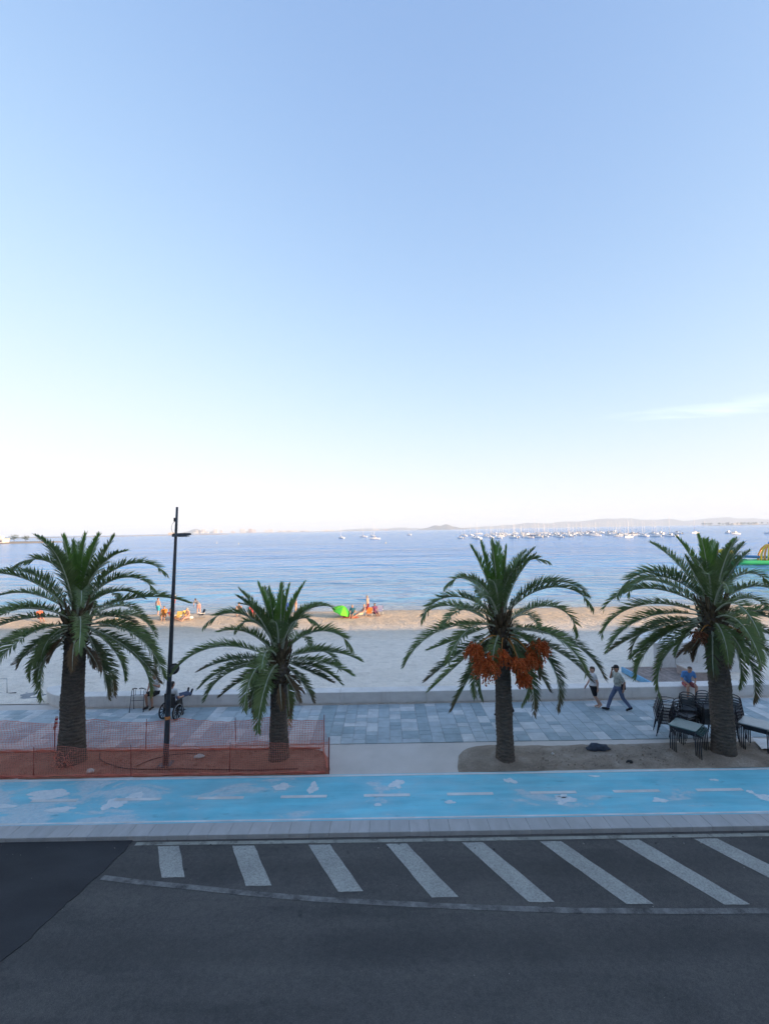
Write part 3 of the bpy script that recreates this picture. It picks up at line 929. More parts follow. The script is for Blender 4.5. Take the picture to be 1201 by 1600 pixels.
def palm(x, y, zt, lean, prof, L, traced, n, seed, label, bulge=0.0, low=-40):
    rr = random.Random(seed)
    root = empty('palm_tree', (x, y, 0.0))
    tag(root, label, 'palm tree', 'palms along the promenade')
    # trunk with the spiral of old leaf scars standing proud
    b = MB(); rows, cols = int(zt / 0.035), 40
    for j in range(rows + 1):
        z = zt * j / rows; s = j / rows
        k = s * (len(prof) - 1); i = min(len(prof) - 2, int(k)); r0 = prof[i] + (prof[i + 1] - prof[i]) * (k - i)
        flare = 0.10 * math.exp(-z / 0.10)
        blg = bulge * math.exp(-((z - zt + 0.25) / 0.22) ** 2)
        for c in range(cols):
            an = 2 * math.pi * c / cols
            ph = (z / 0.105 + an / (2 * math.pi) * 2 + 0.55 * mnoise.noise(Vector((math.cos(an) * 2, math.sin(an) * 2, z * 2.3 + seed))))
            ph2 = an / (2 * math.pi) * 11 + z / 0.21 * 1.0
            scar = 0.034 * (ph % 1.0) * (0.55 + 0.45 * abs(math.sin(math.pi * ph2)))
            lump = 0.035 * mnoise.noise(Vector((math.cos(an) * 1.3, math.sin(an) * 1.3, z * 1.1 + seed))) + 0.012 * mnoise.noise(Vector((math.cos(an) * 5, math.sin(an) * 5, z * 7 + seed)))
            r_ = r0 + scar + lump + flare + blg
            b.v.append((lean * s * s + r_ * math.cos(an), r_ * math.sin(an), z - 0.04))
    for j in range(rows):
        for c in range(cols):
            b.face((j * cols + c, j * cols + (c + 1) % cols, (j + 1) * cols + (c + 1) % cols, (j + 1) * cols + c), False)
    b.face([rows * cols + c for c in range(cols)])
    b.build('trunk', M_TRUNK, root)
    # stubs of cut leaf stalks and fibre below the crown
    b = MB()
    for i in range(90):
        an = i * 2.39996 + seed; s = i / 89
        z = zt - 0.85 + 0.95 * s
        r_ = prof[-1] * (1.0 - 0.4 * max(0, s - 0.6)) - 0.02 + bulge * 0.5 * (1 - s)
        d = Vector((math.cos(an), math.sin(an), 0))
        tl = rr.uniform(0.10, 0.26) * (0.6 + s)
        p0 = Vector((lean, 0, z)) + d * r_ * 0.7
        p1 = p0 + d * (r_ * 0.3 + tl * 0.5) + Vector((0, 0, tl * (0.35 + 0.8 * s)))
        p2 = p1 + d * tl * 0.35 + Vector((0, 0, tl * (0.3 + 0.9 * s)))
        b.tube([p0, p1, p2], [0.075, 0.055, 0.03], 6, True, False, 0.5)
    b.ball((lean, 0, zt - 0.1), 0.5, 14, 8, (prof[-1] * 2.1, prof[-1] * 2.1, 1.0))
    b.build('leaf_bases', M_BOOT, root)
    todo = []
    for sg, e0, dr, ln, zb in traced:
        daz = rr.choice((-1, 1)) * rr.uniform(0.03, 0.28)
        ln = max(1.2, ln - prof[-1] * (0.6 if e0 < 30 else 0.25))
        todo.append(((0 if sg > 0 else math.pi) + daz, R(e0), R(dr), ln * (1 + 0.45 * daz * daz * max(0.2, math.cos(R(e0)))), zb))
    for i in range(n):                         # those reaching towards and away from the viewer
        u = (i + 0.5) / n
        az = math.pi / 2 * (1 if i % 2 else -1) + rr.uniform(-0.95, 0.95)
        e0 = 86 - (86 - low) * u ** 0.95 + rr.uniform(-5, 5)
        dr = (8 + 90 * math.sin(min(1, u * 1.6) * math.pi / 2) * (1 - 0.35 * max(0, u - 0.5) / 0.5)) * rr.uniform(0.8, 1.15)
        short = 0.5 if (az < 0 and u > 0.58) else 1.0
        todo.append((az, R(e0), R(dr), short * L * (0.68 + 0.3 * min(1, u * 3)) * rr.uniform(0.9, 1.05), zt + 0.32 - 0.75 * u))
    for i in range(6):                         # dead brown leaves hanging under the crown
        az = rr.uniform(0, 2 * math.pi)
        o = link('dead_frond', frond(L * rr.uniform(0.24, 0.40), R(rr.uniform(-62, -25)), R(rr.uniform(15, 45)), rr, M_DEAD, 0.25), root)
        o.location = (lean + prof[-1] * 0.8 * math.cos(az), prof[-1] * 0.8 * math.sin(az), zt - 0.35 - 0.08 * i)
        o.rotation_euler = (0, 0, az)
    for az, e0, dr, ln, zb in todo:
        up = math.degrees(e0 - dr * 0.4)
        young = up > 62
        mat = M_YOUNG if young else (M_OLD if (e0 < R(8) and rr.random() < 0.4) else M_LEAF)
        me = frond(ln, e0, dr, rr, mat, 0.28 if up > 78 else (0.12 if young else 0.0))
        o = link('frond', me, root)
        rb = prof[-1] * (0.75 if e0 < R(30) else 0.35)
        o.location = (lean + rb * math.cos(az), rb * math.sin(az), zb)
        o.rotation_euler = (0, 0, az)
    return root


TRACED_1 = [(-1, 80, 55, 2.7, 4.95), (-1, 80, 5, 2.3, 4.95), (1, 88, 10, 2.3, 4.95), (1, 76, 15, 2.4, 4.95), (1, 64, 5, 2.5, 4.95), (-1, 88, 0, 2.1, 4.95), (-1, 88, 140, 2.8, 4.88), (-1, 52, 85, 3.2, 4.84), (-1, 28, 45, 2.7, 4.75), (-1, 16, 50, 3.0, 4.63), (-1, 4, 40, 3.1, 4.55), (-1, -8, 55, 3.2, 4.39), (-1, -32, 0, 2.8, 4.38), (-1, -44, 65, 2.8, 4.3), (1, 68, 65, 2.6, 4.95), (1, 60, 110, 3.5, 4.84), (1, 52, 105, 3.1, 4.77), (1, 44, 90, 2.2, 4.72), (1, 20, 45, 3.4, 4.69), (1, 4, 25, 2.1, 4.61), (1, 4, 85, 3.8, 4.37), (1, -20, 40, 3.3, 4.33), (1, -36, 55, 2.4, 4.31), (1, -60, 25, 2.6, 4.3)]
TRACED_2 = [(-1, 76, 10, 2.1, 3.54), (-1, 84, 5, 1.9, 3.54), (1, 88, 0, 2.0, 3.54), (1, 84, 10, 2.0, 3.54), (1, 76, 20, 2.2, 3.54), (1, 88, 0, 1.5, 3.51), (-1, 64, 20, 2.2, 3.54), (-1, 80, 80, 2.0, 3.5), (-1, 68, 125, 2.9, 3.41), (-1, 72, 145, 2.2, 3.35), (-1, 28, 90, 3.3, 3.2), (-1, 0, 30, 2.8, 3.15), (-1, 0, 50, 2.6, 3.1), (-1, -4, 65, 3.1, 2.99), (-1, -24, 15, 1.9, 3.08), (-1, -28, 110, 1.4, 3.06), (1, 72, 95, 2.4, 3.47), (1, 84, 145, 2.1, 3.38), (1, 48, 125, 2.9, 3.26), (1, 12, 45, 2.6, 3.2), (1, 0, 30, 2.4, 3.17), (1, -8, 40, 2.1, 3.1), (1, -20, 10, 1.8, 3.11), (1, -36, 30, 1.6, 3.04)]
TRACED_3 = [(-1, 76, 0, 2.2, 4.63), (-1, 72, 15, 2.2, 4.63), (1, 84, 0, 2.0, 4.63), (1, 72, 30, 2.2, 4.63), (1, 88, 120, 2.6, 4.6), (-1, 88, 5, 2.0, 4.63), (-1, 72, 125, 2.5, 4.49), (-1, 44, 120, 3.0, 4.34), (-1, 8, 75, 3.4, 4.15), (-1, -24, 0, 2.4, 4.17), (-1, -32, 5, 2.8, 4.06), (-1, -44, 0, 3.0, 3.98), (-1, -60, 0, 2.9, 3.98), (-1, -60, 50, 2.3, 3.98), (1, 48, 120, 3.4, 4.37), (1, 52, 105, 3.1, 4.44), (1, 28, 115, 3.4, 4.21), (1, -4, 65, 3.9, 4.03), (1, -20, 30, 3.8, 3.99), (1, -24, 90, 3.5, 3.98), (1, -48, 15, 2.6, 3.98), (1, -52, 75, 2.5, 3.98)]
TRACED_4 = [(-1, 76, 25, 2.2, 4.81), (-1, 84, 5, 2.1, 4.81), (-1, 88, 0, 1.9, 4.81), (1, 88, 10, 1.8, 4.81), (1, 80, 20, 2.0, 4.81), (1, 72, 40, 2.3, 4.81), (1, 64, 35, 2.3, 4.81), (1, 56, 30, 2.2, 4.78), (-1, 60, 0, 1.7, 4.77), (-1, 52, 125, 3.8, 4.58), (-1, 44, 95, 3.5, 4.6), (-1, 32, 90, 3.4, 4.5), (-1, 20, 95, 3.7, 4.36), (-1, 8, 75, 3.7, 4.31), (-1, -12, 30, 3.3, 4.28), (-1, -20, 25, 2.8, 4.26), (-1, -12, 75, 3.2, 4.17), (-1, -40, 35, 1.7, 4.27), (1, 56, 115, 2.7, 4.61), (1, 36, 75, 2.5, 4.58), (1, 24, 80, 2.5, 4.48), (1, 0, 35, 2.4, 4.41), (1, -16, 35, 2.6, 4.29), (1, -28, 50, 2.5, 4.2), (1, -52, 55, 2.8, 4.16), (1, -60, 50, 2.3, 4.16)]
p1 = palm(-9.85, 14.62, 4.45, 0.11, [0.385, 0.35, 0.32, 0.295, 0.28, 0.28], 3.5, TRACED_1, 26, 3.1, 'stout palm in the netted red bed, left of the lamp post')
p2 = palm(-3.42, 14.65, 3.15, 0.03, [0.30, 0.27, 0.25, 0.235, 0.22, 0.21], 2.9, TRACED_2, 22, 8.3, 'small slim palm in the netted red bed, right of the lamp post', bulge=0.09)
p3 = palm(3.58, 14.42, 4.15, -0.06, [0.265, 0.24, 0.228, 0.222, 0.22, 0.225], 3.2, TRACED_3, 22, 5.6, 'palm hung with bunches of orange dates in the sandy bed')
p4 = palm(10.35, 14.52, 4.35, -0.16, [0.325, 0.30, 0.285, 0.28, 0.27, 0.27], 3.3, TRACED_4, 27, 12.4, 'thick trunked palm with stacked chairs round its foot', bulge=0.07)
p5 = palm(-16.6, 14.6, 4.2, 0.0, [0.42, 0.4, 0.36, 0.34, 0.32, 0.32], 3.6, [(1, 50, 100, 3.3, 4.3), (1, 30, 90, 3.5, 4.2), (1, 8, 60, 3.6, 4.1), (1, -10, 45, 3.6, 3.9), (-1, 40, 90, 3.3, 4.2), (-1, 0, 50, 3.3, 4.0)], 20, 21.0, 'palm at the far left edge, only its frond tips in view')
for k, (st, tp, n_, sz) in enumerate([((-0.15, -0.2, 3.85), (-1.02, -0.85, 3.65), 120, 0.30), ((-0.2, -0.25, 3.8), (-0.74, -1.0, 3.28), 190, 0.40), ((-0.05, -0.28, 3.8), (-0.26, -0.9, 3.46), 90, 0.27),
                                   ((0.1, -0.28, 3.8), (0.20, -1.0, 3.28), 130, 0.28), ((0.12, -0.25, 3.75), (0.36, -0.95, 2.82), 110, 0.23), ((0.2, -0.15, 3.85), (0.86, -0.75, 3.66), 150, 0.34), ((0.2, -0.2, 3.8), (0.64, -0.9, 3.36), 110, 0.27)]):
    date_cluster(p3, 'date_cluster', st, tp, 40 + k, M_DATE, n_, sz)
for k, (st, tp) in enumerate([((-0.35, -0.2, 4.0), (-0.95, -0.5, 3.85)), ((-0.3, -0.2, 3.9), (0.42, -0.5, 3.88))]):
    date_cluster(p4, 'dried_date_cluster', st, tp, 60 + k, M_DATE_OLD, 30, 0.24)

# ================================================================== STREET THINGS
M_DARKMETAL = plain('dark_grey_metal', (0.06, 0.068, 0.08), 0.45, 0.4, 0.5, 0.2)
M_BLACK = plain('black_plastic', (0.018, 0.018, 0.02), 0.55, 0, 0.4, 0.2)
M_STEEL = plain('brushed_steel', (0.45, 0.46, 0.47), 0.35, 0.9, 0.5, 0.1)
M_ORANGE = plain('orange_sticker', (0.65, 0.22, 0.06), 0.6)
M_WHITE = plain('white_paint', (0.72, 0.72, 0.71), 0.5, 0, 0.4, 0.06)

# ---- lamp post, leaning a little to the right
lp = empty('lamp_post', (-6.88, 14.52, 0.03))
tag(lp, 'tall dark lamp post leaning slightly right in the netted bed', 'lamp post')
LEAN = 0.35 / 8.0
def onpole(z): return Vector((LEAN * z, 0, z))
b = MB(); b.tube([onpole(z) for z in (-0.1, 0.5, 2.0, 4.0, 6.0, 7.2, 7.95)], [0.088, 0.082, 0.073, 0.062, 0.05, 0.042, 0.035], 12); b.build('pole', M_DARKMETAL, lp)
b = MB(); b.box((-0.2, -0.2, -0.06), (0.2, 0.2, 0.012))
for sx_ in (-1, 1):
    for sy_ in (-1, 1): b.tube([(sx_ * 0.15, sy_ * 0.15, 0.01), (sx_ * 0.15, sy_ * 0.15, 0.05)], 0.016, 6)
b.build('base_plate', M_DARKMETAL, lp)
c = onpole(7.06)
b = MB()
prof = [(-0.10, 0.055, 0.08), (0.0, 0.085, 0.105), (0.1, 0.11, 0.10), (0.30, 0.11, 0.085), (0.42, 0.09, 0.065), (0.47, 0.05, 0.04)]
for x_, w_, h_ in prof:
    z_ = x_ * 0.06
    b.v.extend([(c.x + x_, -w_, c.z + z_ - h_ * 0.5), (c.x + x_, w_, c.z + z_ - h_ * 0.5), (c.x + x_, w_ * 0.7, c.z + z_ + h_ * 0.6), (c.x + x_, -w_ * 0.7, c.z + z_ + h_ * 0.6)])
for i in range(5):
    for k in range(4): b.face((i * 4 + k, i * 4 + (k + 1) % 4, i * 4 + 4 + (k + 1) % 4, i * 4 + 4 + k))
b.face((3, 2, 1, 0)); b.face((20, 21, 22, 23))
lum = b.build('lamp_head', M_DARKMETAL, lp)
b = MB(); b.box((c.x + 0.12, -0.07, c.z - 0.056), (c.x + 0.40, 0.07, c.z - 0.024)); b.build('lamp_glass', plain('led_lens', (0.5, 0.52, 0.5), 0.2), lum)
b = MB(); c2 = onpole(7.55); b.box((c2.x - 0.075, -0.035, c2.z - 0.06), (c2.x - 0.03, 0.035, c2.z + 0.06)); b.build('junction_box', M_BLACK, lp)
b = MB(); b.tube([onpole(7.5) + Vector((-0.05, 0, 0)), onpole(7.42) + Vector((-0.12, -0.01, 0)), onpole(7.3) + Vector((-0.15, -0.01, 0)), onpole(7.18) + Vector((-0.12, 0, 0)), onpole(7.1) + Vector((-0.05, 0, 0))], 0.006, 5); b.build('cable', M_BLACK, lp)
Ms = Matrix.Translation(onpole(2.9) + Vector((0.115, 0.02, 0))) @ Matrix.Rotation(R(42), 4, 'Z') @ Matrix.Rotation(R(90), 4, 'X')
b = MB(); b.lathe([(0.0, -0.012), (0.16, -0.012), (0.17, -0.006), (0.17, 0.006), (0.16, 0.012), (0.0, 0.012)], 28, Ms); b.build('round_sign', M_BLACK, lp)
b = MB(); b.lathe([(0.0, 0.0125), (0.13, 0.0125), (0.13, 0.015), (0.0, 0.015)], 24, Ms); b.build('sign_face', plain('sign_back_grey', (0.06, 0.065, 0.07), 0.5), lp)
b = MB()
for z in (2.8, 3.0): b.tube([onpole(z) + Vector((-0.09, 0, 0)), onpole(z) + Vector((0.12, 0.02, 0))], 0.012, 6)
b.build('sign_bracket', M_STEEL, lp)
b = MB(); q = onpole(1.42); b.lathe([(0.079, 1.37), (0.081, 1.375), (0.081, 1.46), (0.079, 1.465)], 14, Matrix.Translation((q.x, 0, 0))); b.build('orange_band', M_ORANGE, lp)

# ---- orange safety netting round the left bed
t = NT('orange_netting').set(0.55, 0, 0.3)
t.color(t.ramp(t.noise(t.pos(), 2.5, 4), [(0.3, (0.68, 0.19, 0.14)), (0.7, (0.90, 0.36, 0.27))]))
tr = t.n('ShaderNodeBsdfTranslucent'); tr.inputs[0].default_value = (0.85, 0.25, 0.15, 1)
mx = t.n('ShaderNodeMixShader'); mx.inputs[0].default_value = 0.3
t.l(t.b.outputs[0], mx.inputs[1]); t.l(tr.outputs[0], mx.inputs[2]); t.l(mx.outputs[0], t.t.nodes['Material Output'].inputs[0])
M_NET = t.m
M_ROD = plain('rusty_rod', (0.32, 0.07, 0.05), 0.7, 0.2, 0.3, 0.3)


def net(a, c, top_a, top_c, seed, name, root, wid=0.0072, dens=1.0):
    a, c = Vector(a), Vector(c)
    n = int((c - a).length / (0.052 / dens)); rows = 17
    d = (c - a).normalized(); nr = Vector((-d.y, d.x, 0))
    G = []
    for i in range(n + 1):
        s = i / n; q = a.lerp(c, s)
        span = (s * (c - a).length / 2.9) % 1.0
        top = top_a + (top_c - top_a) * s - 0.13 * math.sin(math.pi * span) + 0.02 * mnoise.noise(Vector((i * 0.2, seed, 0)))
        col = []
        for j in range(rows + 1):
            v = j / rows
            bag = 0.10 * mnoise.noise(Vector((i * 0.035, v * 1.5, seed))) * math.sin(math.pi * min(1, v + 0.15)) + 0.05 * mnoise.noise(Vector((i * 0.15, v * 3, seed + 4)))
            z = 0.03 + (top - 0.03) * v ** 1.25          # slumped: cells crowd towards the ground
            col.append(q + nr * bag + d * 0.02 * mnoise.noise(Vector((i * 0.1, v * 4, seed + 9))) + Vector((0, 0, z)))
        G.append(col)
    b = MB()
    def strand(p, q_, w):
        t_ = (q_ - p).normalized()
        s_ = t_.cross(nr); s_.normalize(); s_ *= w / 2
        b.add([p - s_, p + s_, q_ + s_, q_ - s_], [(0, 1, 2, 3)])
    for i in range(n + 1):
        for j in range(rows):
            strand(G[i][j], G[i][j + 1], wid)
            if i < n: strand(G[i][j], G[i + 1][j], wid * 0.75)
        if i < n: strand(G[i][rows], G[i + 1][rows], wid * 1.3)
    # the slack at the foot lies in a bunched roll
    for k in range(3):
        pts = []
        for i in range(0, n + 1, 3):
            o_ = Vector((0, 0, 0.02 + 0.02 * k)) + nr * 0.05 * mnoise.noise(Vector((i * 0.12, k * 3.1, seed)))
            pts.append(a.lerp(c, i / n) + o_ + Vector((0, 0, 0.03 * mnoise.noise(Vector((i * 0.2, k, seed + 2))))))
        b.tube(pts, [0.012 + 0.01 * abs(mnoise.noise(Vector((i * 0.4, k, seed)))) for i in range(len(pts))], 5)
    return b.build(name, M_NET, root)


nf = empty('safety_net_fence', (0, 0, 0))
tag(nf, 'orange plastic safety netting strung round the red earth bed', 'net fence')
net((-15.5, 15.55, 0), (-2.12, 15.40, 0), 1.05, 1.05, 2.0, 'net_panel', nf, 0.0135)
net((-15.5, 13.93, 0), (-1.78, 13.88, 0), 0.84, 1.0, 5.0, 'net_panel', nf)
net((-2.12, 15.40, 0), (-1.78, 13.88, 0), 1.05, 1.0, 8.0, 'net_panel', nf)
for (x, y, z) in [(-2.12, 15.42, 1.1), (-1.77, 13.87, 1.05), (-5.0, 15.45, 1.05), (-8.0, 15.5, 1.03), (-11.0, 15.5, 1.02), (-13.9, 15.53, 1.02), (-4.7, 13.9, 0.95), (-7.6, 13.9, 0.92), (-10.5, 13.92, 0.9), (-13.4, 13.92, 0.88)]:
    b = MB(); b.tube([(x, y, -0.05), (x + random.uniform(-0.03, 0.03), y, z)], 0.011 if x < -1.9 else 0.018, 6); b.build('rod', M_ROD, nf)
# a torn scrap of the same net bunched against the stout palm
b = MB(); rr = random.Random(3)
for k in range(46):
    p0 = Vector((-10.22 + rr.uniform(0, 0.75), 14.17 + rr.uniform(-0.04, 0.05), rr.uniform(0.0, 0.62)))
    pts = [p0]
    for q in range(3): pts.append(pts[-1] + Vector((rr.uniform(-0.1, 0.1), rr.uniform(-0.03, 0.03), rr.uniform(-0.12, 0.10))))
    pts = [Vector((q.x, q.y, max(0.02, q.z))) for q in pts]
    b.tube(pts, 0.006, 4)
tag(b.build('net_scrap', M_NET), 'tangled scrap of red orange netting against the stout palm trunk', 'net scrap')

# striped red and white warning tape hanging from the rear net
b = MB(); m = 0
for k in range(7):
    z0, z1 = 0.66 + 0.065 * k, 0.66 + 0.065 * (k + 1)
    f_ = lambda z: -11.12 + 0.10 * math.sin((z - 0.6) * 3.0)
    b.cur = k % 2
    b.add([(f_(z0) - 0.05, 15.60, z0), (f_(z0) + 0.05, 15.60, z0 + 0.02), (f_(z1) + 0.05, 15.60, z1 + 0.02), (f_(z1) - 0.05, 15.60, z1),
           (f_(z0) - 0.05, 15.606, z0), (f_(z0) + 0.05, 15.606, z0 + 0.02), (f_(z1) + 0.05, 15.606, z1 + 0.02), (f_(z1) - 0.05, 15.606, z1)],
          [(0, 1, 2, 3), (7, 6, 5, 4), (0, 3, 7, 4), (1, 5, 6, 2)])
tag(b.build('warning_tape', [M_WHITE, plain('tape_red', (0.5, 0.04, 0.05), 0.5)]), 'short strip of red and white striped tape beside the stout palm', 'tape')

# irrigation pipes lying on the red earth
def hose(pts, r, label):
    P = [Vector((x, y, 0.055 + r)) for x, y in pts]
    out = []
    for i in range(len(P) - 1):
        for k in range(6):
            s = k / 6
            p0, p1_, p2_, p3_ = P[max(0, i - 1)], P[i], P[i + 1], P[min(len(P) - 1, i + 2)]
            q = 0.5 * ((2 * p1_) + (p2_ - p0) * s + (2 * p0 - 5 * p1_ + 4 * p2_ - p3_) * s * s + (3 * p1_ - p0 - 3 * p2_ + p3_) * s ** 3)
            out.append(q + Vector((0, 0, 0.012 * mnoise.noise(q * 2))))
    out.append(P[-1])
    b = MB(); b.tube(out, r, 6)
    return tag(b.build('irrigation_pipe', plain('pipe_brown', (0.06, 0.03, 0.025), 0.6)), label, 'pipe')
hose([(-9.35, 15.25), (-8.97, 14.73), (-8.08, 14.27), (-7.26, 14.16), (-5.89, 14.12), (-4.5, 14.02), (-3.94, 14.0), (-2.7, 14.05)], 0.018, 'long dark pipe snaking along the front of the red bed')
hose([(-7.69, 14.38), (-7.39, 14.8), (-6.94, 15.03), (-6.47, 15.1), (-5.9, 15.05)], 0.014, 'short dark pipe running behind the lamp post foot')

# loose stones and the dark rag on the beds
def lump(name, c, s, m, seed, label, cat, n=16):
    b = MB(); mm = 10
    for i in range(mm + 1):
        th = math.pi * i / mm
        for k in range(n):
            an = 2 * math.pi * k / n
            d = Vector((math.sin(th) * math.cos(an), math.sin(th) * math.sin(an), -math.cos(th)))
            w = 1 + 0.35 * mnoise.noise(d * 1.6 + Vector((seed, 0, 0))) + 0.16 * mnoise.noise(d * 4.5 + Vector((seed, 3, 0)))
            b.v.append((c[0] + d.x * s[0] * w, c[1] + d.y * s[1] * w, max(c[2] - 0.02, c[2] + d.z * s[2] * w)))
    for i in range(mm):
        for k in range(n): b.face((i * n + k, i * n + (k + 1) % n, (i + 1) * n + (k + 1) % n, (i + 1) * n + k), True)
    return tag(b.build(name, m), label, cat)
lump('cloth_bag', (6.68, 15.02, 0.06), (0.34, 0.17, 0.16), plain('navy_cloth', (0.05, 0.065, 0.095), 0.85, 0, 0.3, 0.3, 9, 0.5), 2, 'crumpled dark blue bag lying on the sandy bed', 'bag', 22)
lump('dark_rag', (7.25, 14.17, 0.05), (0.10, 0.06, 0.05), M_BLACK, 5, 'small black rag near the front edge of the sandy bed', 'rag')
lump('white_stone', (-8.95, 14.12, 0.05), (0.12, 0.08, 0.08), plain('pale_stone', (0.6, 0.58, 0.55), 0.9), 8, 'pale stone at the front edge of the red bed', 'stone')
lump('small_stone', (5.15, 14.75, 0.04), (0.05, 0.04, 0.04), plain('pale_stone', (0.6, 0.58, 0.55), 0.9), 9, 'small white pebble on the sandy bed left of the dark bag', 'stone')
lump('small_stone', (-6.0, 14.95, 0.05), (0.16, 0.10, 0.06), plain('pale_stone', (0.6, 0.58, 0.55), 0.9), 11, 'flat pale stone on red earth just right of the lamp post', 'stone')

# ---- stacked bistro chairs
M_CHAIR = plain('chair_dark_metal', (0.028, 0.03, 0.042), 0.4, 0.3, 0.5, 0.2)
M_SLAT = plain('chair_aluminium', (0.20, 0.22, 0.25), 0.35, 0.6, 0.5, 0.12)
def chair_proto():
    e = empty('bistro_chair'); r = 0.0135
    for s in (-1, 1):
        b = MB(); b.tube([(0.21, s * 0.235, 0.44), (0.245, s * 0.255, 0.0)], r, 6); b.build('leg', M_CHAIR, e)
        b = MB(); b.tube([(-0.2, s * 0.235, 0.44), (-0.27, s * 0.255, 0.0)], r, 6); b.build('leg', M_CHAIR, e)
    b = MB()
    pts = [(-0.2, -0.235, 0.44), (-0.245, -0.235, 0.7), (-0.26, -0.20, 0.82), (-0.268, -0.12, 0.872), (-0.27, 0, 0.885), (-0.268, 0.12, 0.872), (-0.26, 0.20, 0.82), (-0.245, 0.235, 0.7), (-0.2, 0.235, 0.44)]
    b.tube(pts, 0.016, 6, False)
    b.tube([(0.21, -0.235, 0.44), (-0.2, -0.235, 0.44)], r, 6); b.tube([(0.21, 0.235, 0.44), (-0.2, 0.235, 0.44)], r, 6)
    b.build('back_frame', M_CHAIR, e)
    for k in range(4):
        z = 0.56 + 0.075 * k; x = -0.205 - (z - 0.44) * 0.155
        b = MB(); b.bbox((x - 0.006, -0.225, z - 0.022), (x + 0.006, 0.225, z + 0.022), 0.004); b.build('back_slat', M_SLAT, e)
    for k in range(6):
        x = -0.175 + 0.07 * k
        b = MB(); b.bbox((x, -0.235, 0.452), (x + 0.055, 0.235, 0.466), 0.004); b.build('seat_slat', M_SLAT, e)
    for s in (-1, 1):
        b = MB(); b.tube([(-0.235, s * 0.235, 0.66), (0.0, s * 0.255, 0.665), (0.2, s * 0.25, 0.64), (0.215, s * 0.24, 0.45)], 0.012, 6); b.build('armrest', M_CHAIR, e)
    return e
cp = chair_proto()
ORD = ['bottom', 'second', 'third', 'fourth', 'fifth', 'sixth', 'seventh', 'eighth']
first = True
def stack(x, y, rz, n, which, dz=0.105, fwd=0.035):
    global first
    for k in range(n):
        o = cp if first else copy_tree(cp)
        first = False
        d = fwd * k
        o.location = (x + d * math.cos(rz), y + d * math.sin(rz), 0.012 + dz * k)
        o.rotation_euler = (0, 0, rz)
        lev = 'topmost' if k == n - 1 else ('bottom' if k == 0 else ORD[k] + ' from bottom')
        tag(o, 'slatted metal chair, %s %s' % (lev, which), 'chair', 'stacked bistro chairs')
stack(9.42, 16.05, R(-20), 6, 'in the leftmost chair stack')
stack(9.78, 15.66, R(-62), 5, 'in the chair stack right behind the left table')
stack(10.2, 15.95, R(-118), 6, 'in the chair stack under the seated blue shirted man')
stack(10.72, 15.9, R(-95), 7, 'in the dark chair stack beside the palm trunk', 0.10)
stack(11.55, 15.72, R(-150), 6, 'in the chair stack right of the palm trunk')

# ---- stacked café tables
M_TABLE = plain('table_green_top', (0.10, 0.17, 0.17), 0.22, 0, 0.5, 0.1)
M_TABLE2 = plain('table_pale_top', (0.34, 0.37, 0.38), 0.28, 0, 0.5, 0.1)
def table_proto(m):
    e = empty('cafe_table')
    b = MB(); b.bbox((-0.37, -0.37, 0.705), (0.37, 0.37, 0.735), 0.006); b.build('table_top', m, e)
    b = MB()
    for s in (-1, 1):
        b.box((-0.34, s * 0.33 - 0.012, 0.65), (0.34, s * 0.33 + 0.012, 0.704)); b.box((s * 0.33 - 0.012, -0.317, 0.652), (s * 0.33 + 0.012, 0.317, 0.703))
    b.build('apron', M_CHAIR, e)
    for sx_ in (-1, 1):
        for sy_ in (-1, 1):
            b = MB(); b.tube([(sx_ * 0.33, sy_ * 0.33, 0.66), (sx_ * 0.345, sy_ * 0.345, 0)], 0.016, 6); b.build('leg', M_CHAIR, e)
    return e
for (m, x, y, rz, n, which) in [(M_TABLE, 9.50, 14.72, R(41), 4, 'left of the thick palm'), (M_TABLE2, 11.72, 14.78, R(41), 4, 'right of the thick palm')]:
    pr = table_proto(m)
    for k in range(n):
        o = pr if k == 0 else copy_tree(pr)
        o.location = (x - 0.075 * k, y + 0.0 - 0.03 * k, 0.03 + 0.058 * k)
        o.rotation_euler = (0, 0, rz)
        lev = 'top' if k == n - 1 else ('bottom' if k == 0 else ORD[k] + ' from bottom')
        tag(o, '%s café table, %s of the stack %s' % ('green topped' if m is M_TABLE else 'pale topped', lev, which), 'table', 'stacked tables')
b = MB()
for i in range(13):
    for j in range(7):
        u, v = i / 12, j / 6
        x = 11.7 + 1.1 * u + 0.3 * v; y = 14.75 + 0.75 * v - 0.25 * u
        b.v.append((x, y, 0.075 + 0.05 * abs(mnoise.noise(Vector((x * 3, y * 3, 0)))) + 0.02 * mnoise.noise(Vector((x * 9, y * 9, 0)))))
for i in range(12):
    for j in range(6): b.face((i * 7 + j, i * 7 + 7 + j, i * 7 + 8 + j, i * 7 + j + 1), True)
tag(b.build('plastic_sheet', M_WHITE), 'crumpled white sheet on the ground under the pale tables', 'sheet')

